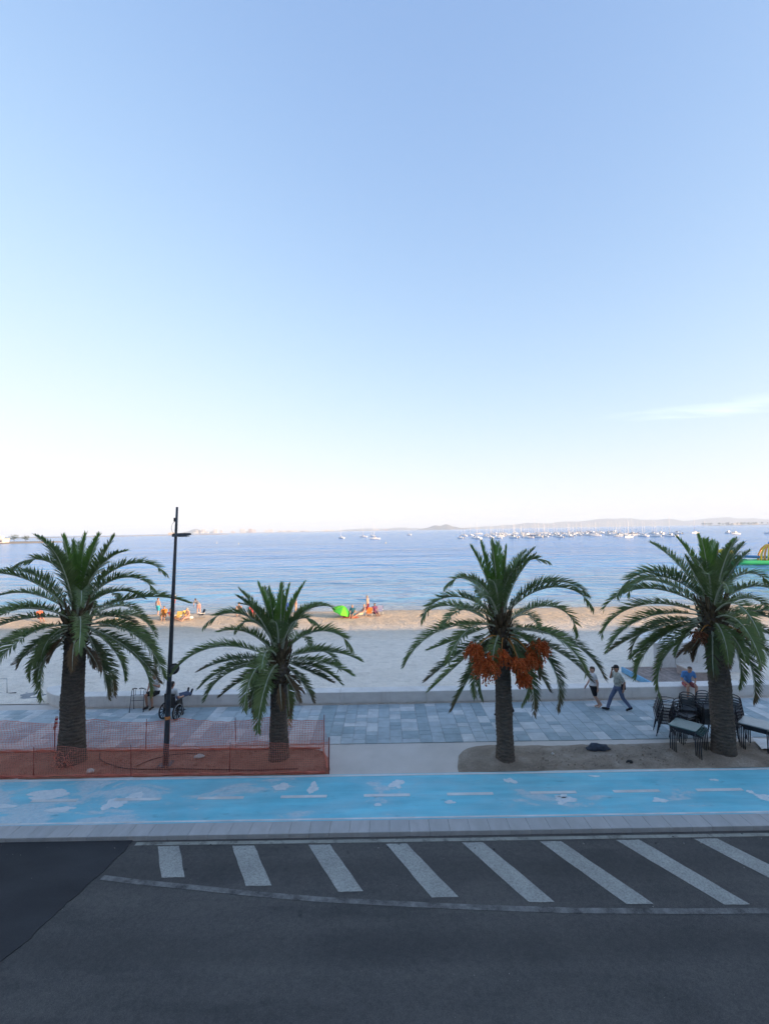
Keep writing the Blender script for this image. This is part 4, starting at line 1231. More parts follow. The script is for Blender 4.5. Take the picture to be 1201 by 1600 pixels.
# ---- walking frame by the wall
wf = empty('mobility_walker', (-10.08, 18.98, 0.012), R(4))
tag(wf, 'grey folding walking frame standing against the sea wall', 'walking frame')
for s in (-1, 1):
    b = MB(); b.tube([(s * 0.27, -0.22, 0.0), (s * 0.24, -0.08, 0.80), (s * 0.24, 0.0, 0.86), (s * 0.24, 0.08, 0.80), (s * 0.27, 0.16, 0.0)], 0.013, 6); b.build('side_frame', M_DARKMETAL, wf)
    b = MB(); b.tube([(s * 0.23, -0.06, 0.875), (s * 0.12, -0.06, 0.90), (s * 0.04, -0.06, 0.88)], 0.02, 6); b.build('hand_grip', M_BLACK, wf)
    b = MB()
    for y in (-0.22, 0.16): b.tube([(s * 0.27, y, 0.0), (s * 0.27, y, 0.05)], 0.02, 6)
    b.build('rubber_foot', M_BLACK, wf)
b = MB()
for z in (0.42, 0.64): b.tube([(-0.25, -0.1, z), (0.25, -0.1, z)], 0.011, 6)
b.tube([(-0.1, -0.08, 0.64), (-0.1, -0.05, 0.86)], 0.009, 6); b.tube([(0.1, -0.08, 0.64), (0.1, -0.05, 0.86)], 0.009, 6)
b.build('cross_bar', M_DARKMETAL, wf)

# ---- wheelchair facing the wall
wc = empty('wheelchair', (-8.34, 18.02, 0.012), R(78))
tag(wc, 'black wheelchair behind the lamp post, facing the sea wall', 'wheelchair')
for s in (-1, 1):
    w = empty('wheel'); w.parent = wc
    Mw = Matrix.Translation((0, s * 0.29, 0.305)) @ Matrix.Rotation(R(90), 4, 'X')
    b = MB(); b.lathe([(0.255, -0.02), (0.30, -0.02), (0.305, 0), (0.30, 0.02), (0.255, 0.02), (0.255, -0.02)], 28, Mw); b.build('tyre', M_BLACK, w)
    b = MB(); Mr = Matrix.Translation((0, s * 0.325, 0.305)) @ Matrix.Rotation(R(90), 4, 'X'); b.lathe([(0.255, -0.008), (0.27, -0.008), (0.272, 0.0), (0.27, 0.008), (0.255, 0.008), (0.255, -0.008)], 28, Mr); b.build('hand_rim', M_STEEL, w)
    b = MB()
    for k in range(10):
        a = 2 * math.pi * k / 10
        b.tube([(0.03 * math.cos(a), s * 0.29, 0.305 + 0.03 * math.sin(a)), (0.272 * math.cos(a), s * 0.29, 0.305 + 0.272 * math.sin(a))], 0.017, 5)
    b.lathe([(0.0, -0.03), (0.04, -0.03), (0.04, 0.03), (0.0, 0.03)], 12, Mw)
    b.build('spokes', M_BLACK, w)
    b = MB(); Mc = Matrix.Translation((0.42, s * 0.2, 0.085)) @ Matrix.Rotation(R(90), 4, 'X'); b.lathe([(0.0, -0.014), (0.08, -0.014), (0.085, 0), (0.08, 0.014), (0.0, 0.014)], 16, Mc); b.build('castor', M_BLACK, wc)
    b = MB(); b.tube([(0.42, s * 0.2, 0.085), (0.42, s * 0.2, 0.3), (0.40, s * 0.22, 0.48), (-0.02, s * 0.22, 0.48), (-0.06, s * 0.22, 0.9), (-0.18, s * 0.22, 0.93)], 0.013, 6); b.tube([(0.0, s * 0.22, 0.305), (0.0, s * 0.22, 0.48)], 0.013, 6); b.build('side_frame', M_DARKMETAL, wc)
    b = MB(); b.bbox((0.02, s * 0.24 - 0.03, 0.68), (0.34, s * 0.24 + 0.03, 0.71), 0.01); b.tube([(0.05, s * 0.22, 0.48), (0.05, s * 0.23, 0.68)], 0.011, 6); b.tube([(0.32, s * 0.22, 0.48), (0.32, s * 0.23, 0.68)], 0.011, 6); b.build('armrest', M_BLACK, wc)
    b = MB(); b.tube([(0.40, s * 0.18, 0.47), (0.58, s * 0.17, 0.14)], 0.011, 6); b.bbox((0.52, s * 0.10 - 0.07, 0.12), (0.70, s * 0.10 + 0.07, 0.14), 0.006); b.build('footrest', M_DARKMETAL, wc)
b = MB(); b.bbox((0.0, -0.21, 0.475), (0.42, 0.21, 0.515), 0.012); b.build('seat', M_BLACK, wc)
b = MB(); b.bbox((-0.085, -0.235, 0.46), (-0.045, 0.235, 0.98), 0.015); b.build('backrest', M_BLACK, wc)
for s in (-1, 1):
    b = MB(); b.bbox((-0.02, s * 0.245 - 0.008, 0.40), (0.36, s * 0.245 + 0.008, 0.675), 0.004); b.build('side_panel', M_BLACK, wc)

# ---- things on the beach behind the wall
hb = empty('white_booth', (15.0, 22.6, -0.05), R(-2))
tag(hb, 'low white panelled booth on the sand behind the thick palm', 'booth')
b = MB(); b.box((-2.05, 0.02, 0), (2.05, 2.3, 1.42)); b.build('body', M_WHITE, hb)
for k in range(4):
    b = MB(); b.bbox((-2.06 + 1.03 * k + 0.01, -0.02, 0.04), (-2.06 + 1.03 * (k + 1) - 0.01, 0.018, 1.40), 0.008); b.build('wall_panel', M_WHITE, hb)
b = MB(); b.bbox((-2.12, -0.06, 1.423), (2.12, 2.36, 1.50), 0.012); b.build('lid', M_WHITE, hb)
dk = empty('boardwalk', (12.55, 21.7, 0.0), R(3))
tag(dk, 'low brown board platform with a blue edge on the sand', 'boardwalk')
M_BOARD = plain('board_grey_brown', (0.30, 0.25, 0.23), 0.85, 0, 0.2, 0.25, 4)
for k in range(10):
    b = MB(); b.bbox((-0.98 + 0.245 * k, -1.1, 0.22), (-0.98 + 0.245 * k + 0.235, 1.1, 0.26), 0.006); b.build('board', M_BOARD, dk)
b = MB(); b.box((-0.96, -1.05, -0.1), (1.44, 1.05, 0.217)); b.build('base', M_BOARD, dk)
b = MB(); b.bbox((-1.10, -1.12, 0.05), (-0.99, 1.12, 0.285), 0.01); b.build('blue_edge', plain('blue_board', (0.12, 0.32, 0.52), 0.5), dk)
b = MB(); b.bbox((13.55, 20.6, -0.05), (14.75, 21.9, 0.62), 0.02)
o = b.build('beige_crate', plain('beige_crate', (0.36, 0.30, 0.28), 0.8)); b = MB(); b.bbox((13.52, 20.57, 0.622), (14.78, 21.93, 0.66), 0.01); b.build('lid', plain('crate_lid', (0.5, 0.46, 0.42), 0.8), o)
tag(o, 'beige lidded box between boardwalk and white booth', 'box')
rl = empty('hand_rail', (-17.25, 21.2, 0)); tag(rl, 'thin steel hand rail on the landing at the far left', 'rail')
b = MB(); b.tube([(-2.2, 0, 0.70), (0, 0, 0.68), (0.02, 0, 0.0)], 0.018, 6); b.tube([(-2.2, 0, 0.70), (-2.2, 0, 0)], 0.018, 6); b.build('tube', M_STEEL, rl)
b = MB(); b.tube([(0.02, 0, 0.03), (0.45, -0.03, 0.06)], 0.02, 6); b.build('foot_bar', M_DARKMETAL, rl)

# ================================================================== PEOPLE
SKIN = plain('skin_tan', (0.42, 0.23, 0.16), 0.55, 0, 0.35, 0.06)
SKIN_PALE = plain('skin_light', (0.55, 0.33, 0.25), 0.55, 0, 0.35, 0.06)
def cloth(name, c, var=0.12): return plain('cloth_' + name, c, 0.9, 0, 0.15, var, 12.0, 0.25)


def capsule(b, p0, p1, r0, r1, n=10, sq=1.0, axis=None):
    """closed tapered capsule between two joints; sq flattens it along axis"""
    p0, p1 = Vector(p0), Vector(p1)
    t = p1 - p0
    L = max(t.length, 1e-5); t = t / L
    ref = Vector(axis) if axis else (Vector((1, 0, 0)) if abs(t.x) < 0.8 else Vector((0, 0, 1)))
    u = (ref - t * ref.dot(t)).normalized(); v = t.cross(u)
    rings = []
    for k in range(1, 4): a = math.pi / 2 * k / 4; rings.append((-r0 * math.cos(a), r0 * math.sin(a)))
    rings += [(0, r0), (L * 0.5, (r0 + r1) / 2), (L, r1)]
    for k in range(3, 0, -1): a = math.pi / 2 * k / 4; rings.append((L + r1 * math.cos(a), r1 * math.sin(a)))
    base = len(b.v)
    vs = [p0 - t * r0]
    for d, r in rings:
        for k in range(n):
            an = 2 * math.pi * k / n
            vs.append(p0 + t * d + u * math.cos(an) * r * sq + v * math.sin(an) * r)
    vs.append(p1 + t * r1)
    fs = [(0, 1 + (k + 1) % n, 1 + k) for k in range(n)]
    for i in range(len(rings) - 1):
        for k in range(n): fs.append((1 + i * n + k, 1 + i * n + (k + 1) % n, 1 + (i + 1) * n + (k + 1) % n, 1 + (i + 1) * n + k))
    e = len(vs) - 1
    fs += [(e, 1 + (len(rings) - 1) * n + k, 1 + (len(rings) - 1) * n + (k + 1) % n) for k in range(n)]
    b.add(vs, fs, True)


def fuse(name, b, mat, parent, voxel, smooth=4):
    """weld the overlapping volumes of b into one continuous surface"""
    me = b.mesh(name, mat)
    o = bpy.data.objects.new(name, me); COL.objects.link(o)
    r = o.modifiers.new('r', 'REMESH'); r.mode = 'VOXEL'; r.voxel_size = voxel; r.use_smooth_shade = True
    s = o.modifiers.new('s', 'SMOOTH'); s.iterations = smooth; s.factor = 0.5
    dg = bpy.context.evaluated_depsgraph_get()
    nm = bpy.data.meshes.new_from_object(o.evaluated_get(dg))
    nm.name = name
    o.modifiers.clear(); o.data = nm
    if not nm.materials: nm.materials.append(mat)
    for p_ in nm.polygons: p_.use_smooth = True
    o.parent = parent
    return o


def stand(step=0.0, h=1.72, arm_l=None, arm_r=None, lean=0.0):
    """joints of an upright figure facing +X, y to its left; step is the stride in metres"""
    k = h / 1.72
    J = dict(pelvis=(0, 0, 0.94), waist=(lean * 0.3, 0, 1.08), chest=(lean * 0.7, 0, 1.30), neck=(lean, 0, 1.46), head=(lean + 0.03, 0, 1.60))
    for s, n in ((1, 'l'), (-1, 'r')):
        J['sh' + n] = (lean * 0.9, s * 0.185, 1.41); J['hip' + n] = (0, s * 0.09, 0.90)
        f = step * 0.5 * s
        J['kn' + n] = (f * 0.55 + 0.03, s * 0.09, 0.49); J['an' + n] = (f, s * 0.085, 0.085 if f >= -0.05 else 0.13)
        J['to' + n] = (f + 0.16, s * 0.10, 0.04)
        sw = -f * 0.5
        J['el' + n] = (sw * 0.4 - 0.03, s * 0.25, 1.13); J['wr' + n] = (sw * 1.0 + 0.05, s * 0.24, 0.89)
    if arm_l: J['ell'], J['wrl'] = arm_l
    if arm_r: J['elr'], J['wrr'] = arm_r
    return {a: Vector(p_) * k for a, p_ in J.items()}


def sit(seat=0.5, lean=0.05, knee=0.42, foot_z=0.05, foot_x=None, spread=0.11, head=(0.05, 0), back=0.0):
    """joints of a seated figure; pelvis over the origin, facing +X"""
    J = dict(pelvis=(0, 0, seat + 0.10), waist=(lean * 0.3, 0, seat + 0.25), chest=(lean * 0.7, 0, seat + 0.46), neck=(lean, 0, seat + 0.62), head=(lean + head[0], head[1], seat + 0.755))
    fx = knee + 0.02 if foot_x is None else foot_x
    for s, n in ((1, 'l'), (-1, 'r')):
        J['sh' + n] = (lean * 0.9, s * 0.185, seat + 0.56); J['hip' + n] = (0.02, s * 0.09, seat + 0.085)
        J['kn' + n] = (knee, s * spread, max(seat + 0.07, (foot_z + seat) / 2 + 0.12)); J['an' + n] = (fx, s * spread * 0.95, foot_z + 0.04); J['to' + n] = (fx + 0.15, s * spread * 1.1, foot_z)
        J['el' + n] = (lean * 0.5 + 0.05, s * 0.255, seat + 0.30); J['wr' + n] = (0.26, s * 0.16, seat + 0.19)
    return {a: Vector(p_) for a, p_ in J.items()}


def person(label, loc, rz, J, skin, top=None, bottom=None, shoes=None, hair=None, detail=True, cap=None, legs='long', sleeves=0.6, group=None, skirt=False, belly=0.0):
    e = empty('person', loc, rz)
    tag(e, label, 'person', group)
    vx = 0.0115 if detail else 0.02
    b = MB()
    C = lambda p0, p1, r0, r1, **k: capsule(b, p0, p1, r0, r1, **k)
    # trunk
    C(J['hipl'], J['hipr'], 0.105, 0.105); C(J['pelvis'], J['waist'], 0.125, 0.115 + belly)
    C(J['waist'] + Vector((belly * 0.6, 0, 0)), J['chest'], 0.115 + belly, 0.125)
    C(J['chest'] + (J['shl'] - J['chest']) * 0.45, J['chest'] + (J['shr'] - J['chest']) * 0.45, 0.105, 0.105)
    C(J['shl'].lerp(J['shr'], 0.15), J['shl'].lerp(J['shr'], 0.85), 0.062, 0.062); C(J['neck'] - Vector((0, 0, 0.05)), J['head'] - Vector((0.015, 0, 0.05)), 0.058, 0.05)
    # head: skull, jaw, nose, ears
    H_ = J['head']
    fw = Vector((1, 0, 0))
    C(H_ + Vector((-0.018, 0, 0.03)), H_ + Vector((0.01, 0, 0.03)), 0.086, 0.082); C(H_ + Vector((0.02, 0, 0.0)), H_ + Vector((0.035, 0, -0.06)), 0.062, 0.042)
    C(H_ + Vector((0.088, 0, 0.0)), H_ + Vector((0.098, 0, -0.02)), 0.012, 0.015, n=6)
    for s in (-1, 1): C(H_ + Vector((-0.005, s * 0.084, 0.012)), H_ + Vector((-0.005, s * 0.086, -0.02)), 0.018, 0.013, n=6)
    for n, s in (('l', 1), ('r', -1)):
        C(J['sh' + n], J['el' + n], 0.056, 0.043); C(J['el' + n], J['wr' + n], 0.043, 0.029)
        d = (J['wr' + n] - J['el' + n]).normalized()
        # hand: palm, four fingers, thumb
        side = Vector((0, s, 0)) - d * d.y * s; side = side.normalized() if side.length > 0.2 else Vector((0, 0, 1))
        across = d.cross(side).normalized()
        pw = J['wr' + n]; palm = pw + d * 0.085
        C(pw + d * 0.015, palm, 0.03, 0.036, sq=0.55, axis=tuple(side))
        if detail:
            for k in range(4):
                o_ = across * (-0.027 + 0.018 * k)
                l_ = (0.058, 0.070, 0.066, 0.05)[k]
                m_ = palm + o_ + d * (0.02 + l_ * 0.55)
                C(palm + o_, m_, 0.0095, 0.009, n=6); C(m_, m_ + d * l_ * 0.35 - side * l_ * 0.35, 0.009, 0.008, n=6)
            th = pw + d * 0.035 - across * 0.03
            C(th, th + d * 0.03 - across * 0.022 - side * 0.008, 0.0115, 0.010, n=6); C(th + d * 0.03 - across * 0.022 - side * 0.008, th + d * 0.058 - across * 0.026 - side * 0.016, 0.010, 0.009, n=6)
        C(J['hip' + n], J['kn' + n], 0.092, 0.058); C(J['kn' + n], J['kn' + n].lerp(J['an' + n], 0.35), 0.056, 0.057); C(J['kn' + n].lerp(J['an' + n], 0.35), J['an' + n], 0.057, 0.037)
        C(J['an' + n] + Vector((-0.02, 0, -0.03)), J['to' + n], 0.036, 0.03)
    fuse('body', b, skin, e, vx)
    if detail:
        b = MB()
        for s in (-1, 1): b.ball(H_ + Vector((0.078, s * 0.032, 0.018)), 0.011, 8, 5)
        b.build('eyes', M_BLACK, e)
    if hair:
        b = MB()
        C(H_ + Vector((-0.03, 0, 0.048)), H_ + Vector((0.006, 0, 0.06)), 0.085, 0.078); C(H_ + Vector((-0.04, 0, 0.03)), H_ + Vector((-0.05, 0, -0.02)), 0.072, 0.06)
        fuse('hair', b, hair, e, vx, 2)
    if cap:
        b = MB(); C(H_ + Vector((-0.012, 0, 0.062)), H_ + Vector((0.006, 0, 0.066)), 0.092, 0.088); C(H_ + Vector((0.06, -0.03, 0.062)), H_ + Vector((0.145, -0.02, 0.045)), 0.03, 0.02); C(H_ + Vector((0.06, 0.03, 0.062)), H_ + Vector((0.145, 0.02, 0.045)), 0.03, 0.02)
        fuse('cap', b, cap, e, vx, 2)
    if top:
        b = MB()
        C(J['pelvis'].lerp(J['waist'], 0.25), J['waist'], 0.137, 0.133 + belly); C(J['waist'] + Vector((belly * 0.6, 0, 0)), J['chest'], 0.133 + belly, 0.14)
        C(J['hipl'] * 0.9 + J['pelvis'] * 0.1 + Vector((0, 0, 0.06)), J['hipr'] * 0.9 + J['pelvis'] * 0.1 + Vector((0, 0, 0.06)), 0.105, 0.105)
        C(J['chest'] + (J['shl'] - J['chest']) * 0.45, J['chest'] + (J['shr'] - J['chest']) * 0.45, 0.12, 0.12); C(J['shl'].lerp(J['shr'], 0.1), J['shl'].lerp(J['shr'], 0.9), 0.074, 0.074)
        if sleeves:
            for n in 'lr': C(J['sh' + n], J['sh' + n].lerp(J['el' + n], sleeves), 0.07, 0.064)
        fuse('shirt', b, top, e, vx)
    if bottom:
        b = MB()
        C(J['hipl'], J['hipr'], 0.12, 0.12); C(J['pelvis'] - Vector((0, 0, 0.02)), J['pelvis'].lerp(J['waist'], 0.35), 0.132, 0.13)
        for n in 'lr':
            if legs == 'long':
                C(J['hip' + n], J['kn' + n], 0.104, 0.075); C(J['kn' + n], J['an' + n] + (J['kn' + n] - J['an' + n]) * 0.08, 0.075, 0.062)
            else: C(J['hip' + n], J['hip' + n].lerp(J['kn' + n], 0.72), 0.108, 0.094)
        if skirt: C(J['pelvis'], J['knl'].lerp(J['knr'], 0.5) + Vector((0, 0, 0.1)), 0.13, 0.15)
        fuse('skirt' if skirt else ('trousers' if legs == 'long' else 'shorts'), b, bottom, e, vx)
    if shoes:
        for n in 'lr':
            b = MB(); C(J['an' + n] + Vector((-0.03, 0, -0.035)), J['to' + n] + Vector((0.01, 0, 0.005)), 0.047, 0.041); C(J['an' + n] + Vector((-0.02, 0, 0)), J['an' + n] + Vector((0.02, 0, -0.02)), 0.046, 0.044)
            fuse('shoe', b, shoes, e, vx, 2)
    return e


HAIR_D = plain('hair_dark', (0.02, 0.016, 0.013), 0.6, 0, 0.4, 0.2)
HAIR_B = plain('hair_brown', (0.07, 0.045, 0.03), 0.6, 0, 0.4, 0.2)
HAIR_G = plain('hair_grey', (0.35, 0.33, 0.3), 0.7, 0, 0.3, 0.2)

# man on the phone walking left
J = stand(0.78, 1.72, arm_r=((0.18, -0.22, 1.20), (0.17, -0.13, 1.47)), lean=0.03)
J['wrl'] = Vector((-0.08, 0.25, 0.90)); J['ell'] = Vector((-0.12, 0.26, 1.14))
# right leg leads, left leg trails on its toes
J['anl'], J['anr'] = Vector((-0.40, 0.085, 0.14)), Vector((0.40, -0.085, 0.085))
J['knl'], J['knr'] = Vector((-0.12, 0.09, 0.50)), Vector((0.24, -0.09, 0.50)); J['tol'], J['tor'] = Vector((-0.26, 0.10, 0.045)), Vector((0.57, -0.10, 0.06))
man = person('man in cap, pale shirt and jeans walking left, phone at his ear', (8.95, 18.15, 0.012), math.pi, J, SKIN, cloth('pale_check', (0.50, 0.52, 0.47), 0.3), cloth('denim', (0.13, 0.17, 0.28)), cloth('dark_shoe', (0.03, 0.03, 0.035)), HAIR_D, True, cloth('dark_cap', (0.03, 0.03, 0.035)), 'long', 0.75, None, False, 0.02)
# crossbody bag on its strap
sb_ = empty('shoulder_bag', (8.99, 17.97, 0.90)); tag(sb_, 'small black bag worn across the walking man on a strap', 'bag')
b = MB(); b.bbox((-0.03, -0.075, -0.02), (0.13, -0.005, 0.19), 0.02); b.build('pouch', cloth('black_bag', (0.03, 0.03, 0.04)), sb_)
b = MB(); b.tube([(0.05, -0.03, 0.18), (-0.02, -0.02, 0.34), (-0.10, 0.02, 0.46), (-0.10, 0.16, 0.58), (-0.03, 0.26, 0.60)], 0.013, 6, True, True, 0.5); b.build('strap', cloth('black_bag', (0.03, 0.03, 0.04)), sb_)
b = MB(); Mp = Matrix.Translation((8.77, 18.245, 1.585)) @ Matrix.Rotation(R(-15), 4, 'Y'); b.bbox((-0.006, -0.006, -0.07), (0.03, 0.006, 0.07), 0.003, Mp)
ph_ = b.build('mobile_phone', M_BLACK); tag(ph_, 'mobile phone held to the walking man\'s ear', 'phone')
# woman walking ahead, mostly behind the palm fronds
J = stand(0.5, 1.60); J['anl'] = Vector((-0.24, 0.085, 0.19)); J['tol'] = Vector((-0.14, 0.09, 0.07)); J['knl'] = Vector((-0.02, 0.09, 0.47))
person('woman in black shorts walking left, half hidden by palm fronds', (8.1, 18.42, 0.012), math.pi, J, SKIN_PALE, cloth('white_top', (0.6, 0.6, 0.62)), cloth('black_shorts', (0.02, 0.02, 0.025)), None, HAIR_B, True, None, 'short', 0.4)
# walker hidden by the fruiting palm's trunk, only a shoe showing
J = stand(0.55, 1.70)
person('person in dark clothes walking behind the fruiting palm trunk, one shoe showing', (4.52, 17.95, 0.012), math.pi, J, SKIN, cloth('navy', (0.04, 0.05, 0.08)), cloth('dark_trousers', (0.03, 0.035, 0.05)), cloth('dark_shoe', (0.03, 0.03, 0.035)), HAIR_D)
# man in blue on the wall
J = sit(0.505, 0.16, 0.40, 0.10, 0.36, 0.16, (0.07, 0.02)); J['head'] = J['head'] + Vector((0.02, 0, -0.05))
J['wrl'], J['wrr'] = Vector((0.34, 0.14, 0.70)), Vector((0.36, -0.17, 0.69)); J['ell'], J['elr'] = Vector((0.16, 0.27, 0.80)), Vector((0.16, -0.27, 0.80))
person('man in blue T-shirt and red shorts sitting on the wall, head bowed', (12.42, 19.40, 0.0), R(-97), J, SKIN, cloth('sky_blue', (0.10, 0.24, 0.50)), cloth('red_shorts', (0.33, 0.10, 0.10)), cloth('dark_shoe', (0.03, 0.03, 0.035)), HAIR_B, True, None, 'short', 0.6)
# person in white top on the wall beside the walking frame
J = sit(0.505, 0.03, 0.40, 0.06, 0.34, 0.13)
J['wrl'], J['ell'] = Vector((0.30, 0.10, 0.98)), Vector((0.10, 0.26, 0.84))
J['wrr'], J['elr'] = Vector((0.22, -0.20, 0.68)), Vector((0.05, -0.28, 0.82))
person('person in white top and black shorts sitting on the wall beside the walking frame', (-9.62, 19.42, 0.0), R(-104), J, SKIN, cloth('white_tee', (0.66, 0.68, 0.70)), cloth('black_shorts', (0.02, 0.02, 0.025)), cloth('sandal', (0.08, 0.06, 0.05)), HAIR_B, True, None, 'short', 0.5)
# person in the wheelchair with both feet up on the wall
J = sit(0.52, -0.02, 0.50, 0.54, 1.13, 0.10)
for n, s in (('l', 1), ('r', -1)):
    J['kn' + n] = Vector((0.55, s * 0.10, 0.70)); J['an' + n] = Vector((1.14 - 0.12 * (s < 0), s * 0.10, 0.60)); J['to' + n] = Vector((1.20 - 0.12 * (s < 0), s * 0.13, 0.74))
    J['el' + n] = Vector((0.02, s * 0.27, 0.80)); J['wr' + n] = Vector((0.25, s * 0.25, 0.755))
person('person in white shirt in the wheelchair, shoes propped on the wall', (-8.34 + 0.07 * math.cos(R(78)), 18.02 + 0.07 * math.sin(R(78)), 0.012), R(78), J, SKIN, cloth('white_tee', (0.66, 0.68, 0.70)), cloth('blue_trousers', (0.07, 0.09, 0.15)), cloth('dark_shoe', (0.03, 0.03, 0.035)), HAIR_D)
# walking stick on the paving
b = MB(); b.tube([(-9.72, 18.70, 0.03), (-9.50, 19.1, 0.03), (-9.45, 19.16, 0.035)], 0.013, 6)
tag(b.build('walking_stick', M_WHITE), 'white walking stick lying on the paving below the seated person', 'stick')

# ---- bathers on the sunny strip of sand and in the shallows
def sz(x, y): return sand_z(x, y)
def bather(label, x, y, rz, J, skin, top=None, bottom=None, hair=None, legs='short', z=None):
    return person(label, (x, y, sz(x, y) if z is None else z), rz, J, skin, top, bottom, None, hair, False, None, legs, 0.4, 'bathers on the beach')
bather('bather in turquoise shorts standing in the shallows left of the lamp post', -21.4, 43.6, R(70), stand(0.2, 1.75), SKIN_PALE, None, cloth('turquoise', (0.05, 0.42, 0.55)), HAIR_B, z=-0.62)
bather('bather wading waist deep, seen just right of the lamp post', -23.1, 50.5, R(-60), stand(0.1, 1.7), SKIN_PALE, cloth('white_top', (0.6, 0.6, 0.62)), cloth('red_shorts', (0.33, 0.10, 0.10)), HAIR_G, z=-1.0)
J = stand(0.25, 1.65, lean=0.45)
for k_ in ('chest', 'neck', 'head', 'shl', 'shr'): J[k_] = J[k_] + Vector((0.05, 0, -0.16 if k_ != 'head' else -0.22))
for n, s in (('l', 1), ('r', -1)): J['el' + n] = Vector((0.48, s * 0.2, 0.95)); J['wr' + n] = Vector((0.52, s * 0.16, 0.70))
bather('bather bending forward at the water\'s edge', -17.8, 44.2, R(150), J, SKIN_PALE, cloth('grey_top', (0.25, 0.25, 0.27)), cloth('pink_shorts', (0.5, 0.28, 0.28)), HAIR_B, z=-0.55)
bather('tanned bather sitting upright on the sand behind the small palm\'s fronds', -13.1, 41.4, R(-80), sit(0.30, 0.05, 0.42, 0.05, 0.62), SKIN, None, cloth('orange_shorts', (0.55, 0.18, 0.06)), HAIR_B)
bather('sunburnt bather leaning back on the sand next to the tanned one', -11.6, 40.4, R(-60), sit(0.26, -0.22, 0.45, 0.05, 0.75), SKIN, cloth('red_top', (0.5, 0.08, 0.08)), cloth('red_shorts', (0.33, 0.10, 0.10)), HAIR_G)
bather('bather in an orange swimsuit sitting in the yellow chair behind the lamp post', -19.15, 40.1, R(-75), sit(0.30, -0.08, 0.40, 0.06, 0.52), SKIN, cloth('orange_suit', (0.62, 0.22, 0.05)), cloth('orange_suit', (0.62, 0.22, 0.05)), HAIR_B)
bather('bather in maroon lounging low on the sand right of the lamp post', -18.2, 39.55, R(-20), sit(0.14, -0.25, 0.45, 0.04, 0.85), SKIN, cloth('maroon', (0.16, 0.04, 0.06)), cloth('maroon', (0.16, 0.04, 0.06)), HAIR_D)
bather('bather sitting beside the pair of yellow chairs', -16.95, 39.75, R(-120), sit(0.18, 0.02, 0.42, 0.04, 0.6), SKIN_PALE, None, cloth('pink_shorts', (0.5, 0.28, 0.28)), HAIR_G)
bather('slim pale bather standing by the water behind the small palm', -8.45, 43.4, R(20), stand(0.15, 1.72), SKIN_PALE, None, cloth('peach_shorts', (0.6, 0.35, 0.25)), HAIR_G)
bather('bather in teal top and pale hat sitting right of the green parasol', -2.85, 39.75, R(-105), sit(0.22, 0.06, 0.40, 0.04, 0.5), SKIN, cloth('teal', (0.05, 0.17, 0.24)), cloth('teal', (0.05, 0.17, 0.24)), HAIR_G)
bather('pale bather reclining between teal sitter and standing man', -2.1, 39.9, R(-150), sit(0.16, -0.3, 0.42, 0.04, 0.8), SKIN_PALE, None, cloth('cream_shorts', (0.6, 0.5, 0.4)), HAIR_G)
bather('bare chested man in dark red trunks standing on the sand', -1.6, 40.3, R(165), stand(0.18, 1.78), SKIN_PALE, None, cloth('dark_red', (0.14, 0.02, 0.05)), HAIR_G)
bather('dark haired bather sitting low right of the standing man', -0.98, 40.5, R(-60), sit(0.18, -0.05, 0.4, 0.04, 0.6), SKIN, cloth('purple_top', (0.18, 0.06, 0.14)), cloth('purple_top', (0.18, 0.06, 0.14)), HAIR_D)
bather('bather in orange lounging on the sand behind the stout palm', -30.0, 40.3, R(-40), sit(0.24, -0.2, 0.44, 0.05, 0.75), SKIN, cloth('coral', (0.62, 0.16, 0.10)), cloth('coral', (0.62, 0.16, 0.10)), HAIR_B)

# ---- beach furniture
def beach_chair(x, y, rz, m, label, frame=None, h=0.62):
    e = empty('beach_chair', (x, y, sz(x, y)), rz); tag(e, label, 'beach chair', 'folding chairs on the beach')
    fr = frame or M_STEEL
    for s in (-1, 1):
        b = MB(); b.tube([(0.28, s * 0.27, 0.0), (-0.12, s * 0.27, 0.30), (-0.30, s * 0.27, h + 0.1)], 0.013, 6); b.build('side_frame', fr, e)
        b = MB(); b.tube([(-0.28, s * 0.25, 0.0), (0.26, s * 0.25, 0.30)], 0.012, 6); b.build('leg', fr, e)
        b = MB(); b.bbox((-0.16, s * 0.27 - 0.025, 0.42), (0.26, s * 0.27 + 0.025, 0.45), 0.008); b.build('armrest', M_WHITE, e)
    b = MB(); b.add([(0.26, -0.25, 0.30), (0.26, 0.25, 0.30), (-0.12, 0.25, 0.26), (-0.12, -0.25, 0.26), (0.26, -0.25, 0.285), (0.26, 0.25, 0.285), (-0.12, 0.25, 0.245), (-0.12, -0.25, 0.245)], [(0, 1, 2, 3), (7, 6, 5, 4), (0, 4, 5, 1), (2, 6, 7, 3)]); b.build('seat', m, e)
    b = MB(); b.add([(-0.12, -0.25, 0.27), (-0.12, 0.25, 0.27), (-0.30, 0.25, h + 0.1), (-0.30, -0.25, h + 0.1), (-0.135, -0.25, 0.27), (-0.135, 0.25, 0.27), (-0.315, 0.25, h + 0.1), (-0.315, -0.25, h + 0.1)], [(0, 1, 2, 3), (7, 6, 5, 4), (0, 4, 5, 1), (2, 6, 7, 3), (0, 3, 7, 4), (1, 5, 6, 2)]); b.build('backrest', m, e)
    return e
YEL = cloth('yellow', (0.75, 0.50, 0.14)); ORA = cloth('orange', (0.75, 0.25, 0.06))
beach_chair(-19.3, 40.2, R(-75), YEL, 'yellow folding chair under the orange clad bather')
beach_chair(-17.7, 39.6, R(-95), YEL, 'empty yellow folding chair, left one of a pair')
beach_chair(-17.15, 39.95, R(-60), YEL, 'empty yellow folding chair, right one of a pair')
beach_chair(-16.1, 40.5, R(-140), cloth('charcoal', (0.05, 0.055, 0.07)), 'charcoal folding chair standing apart on the sand')
beach_chair(-1.45, 39.95, R(-95), ORA, 'orange folding chair in front of the standing man')
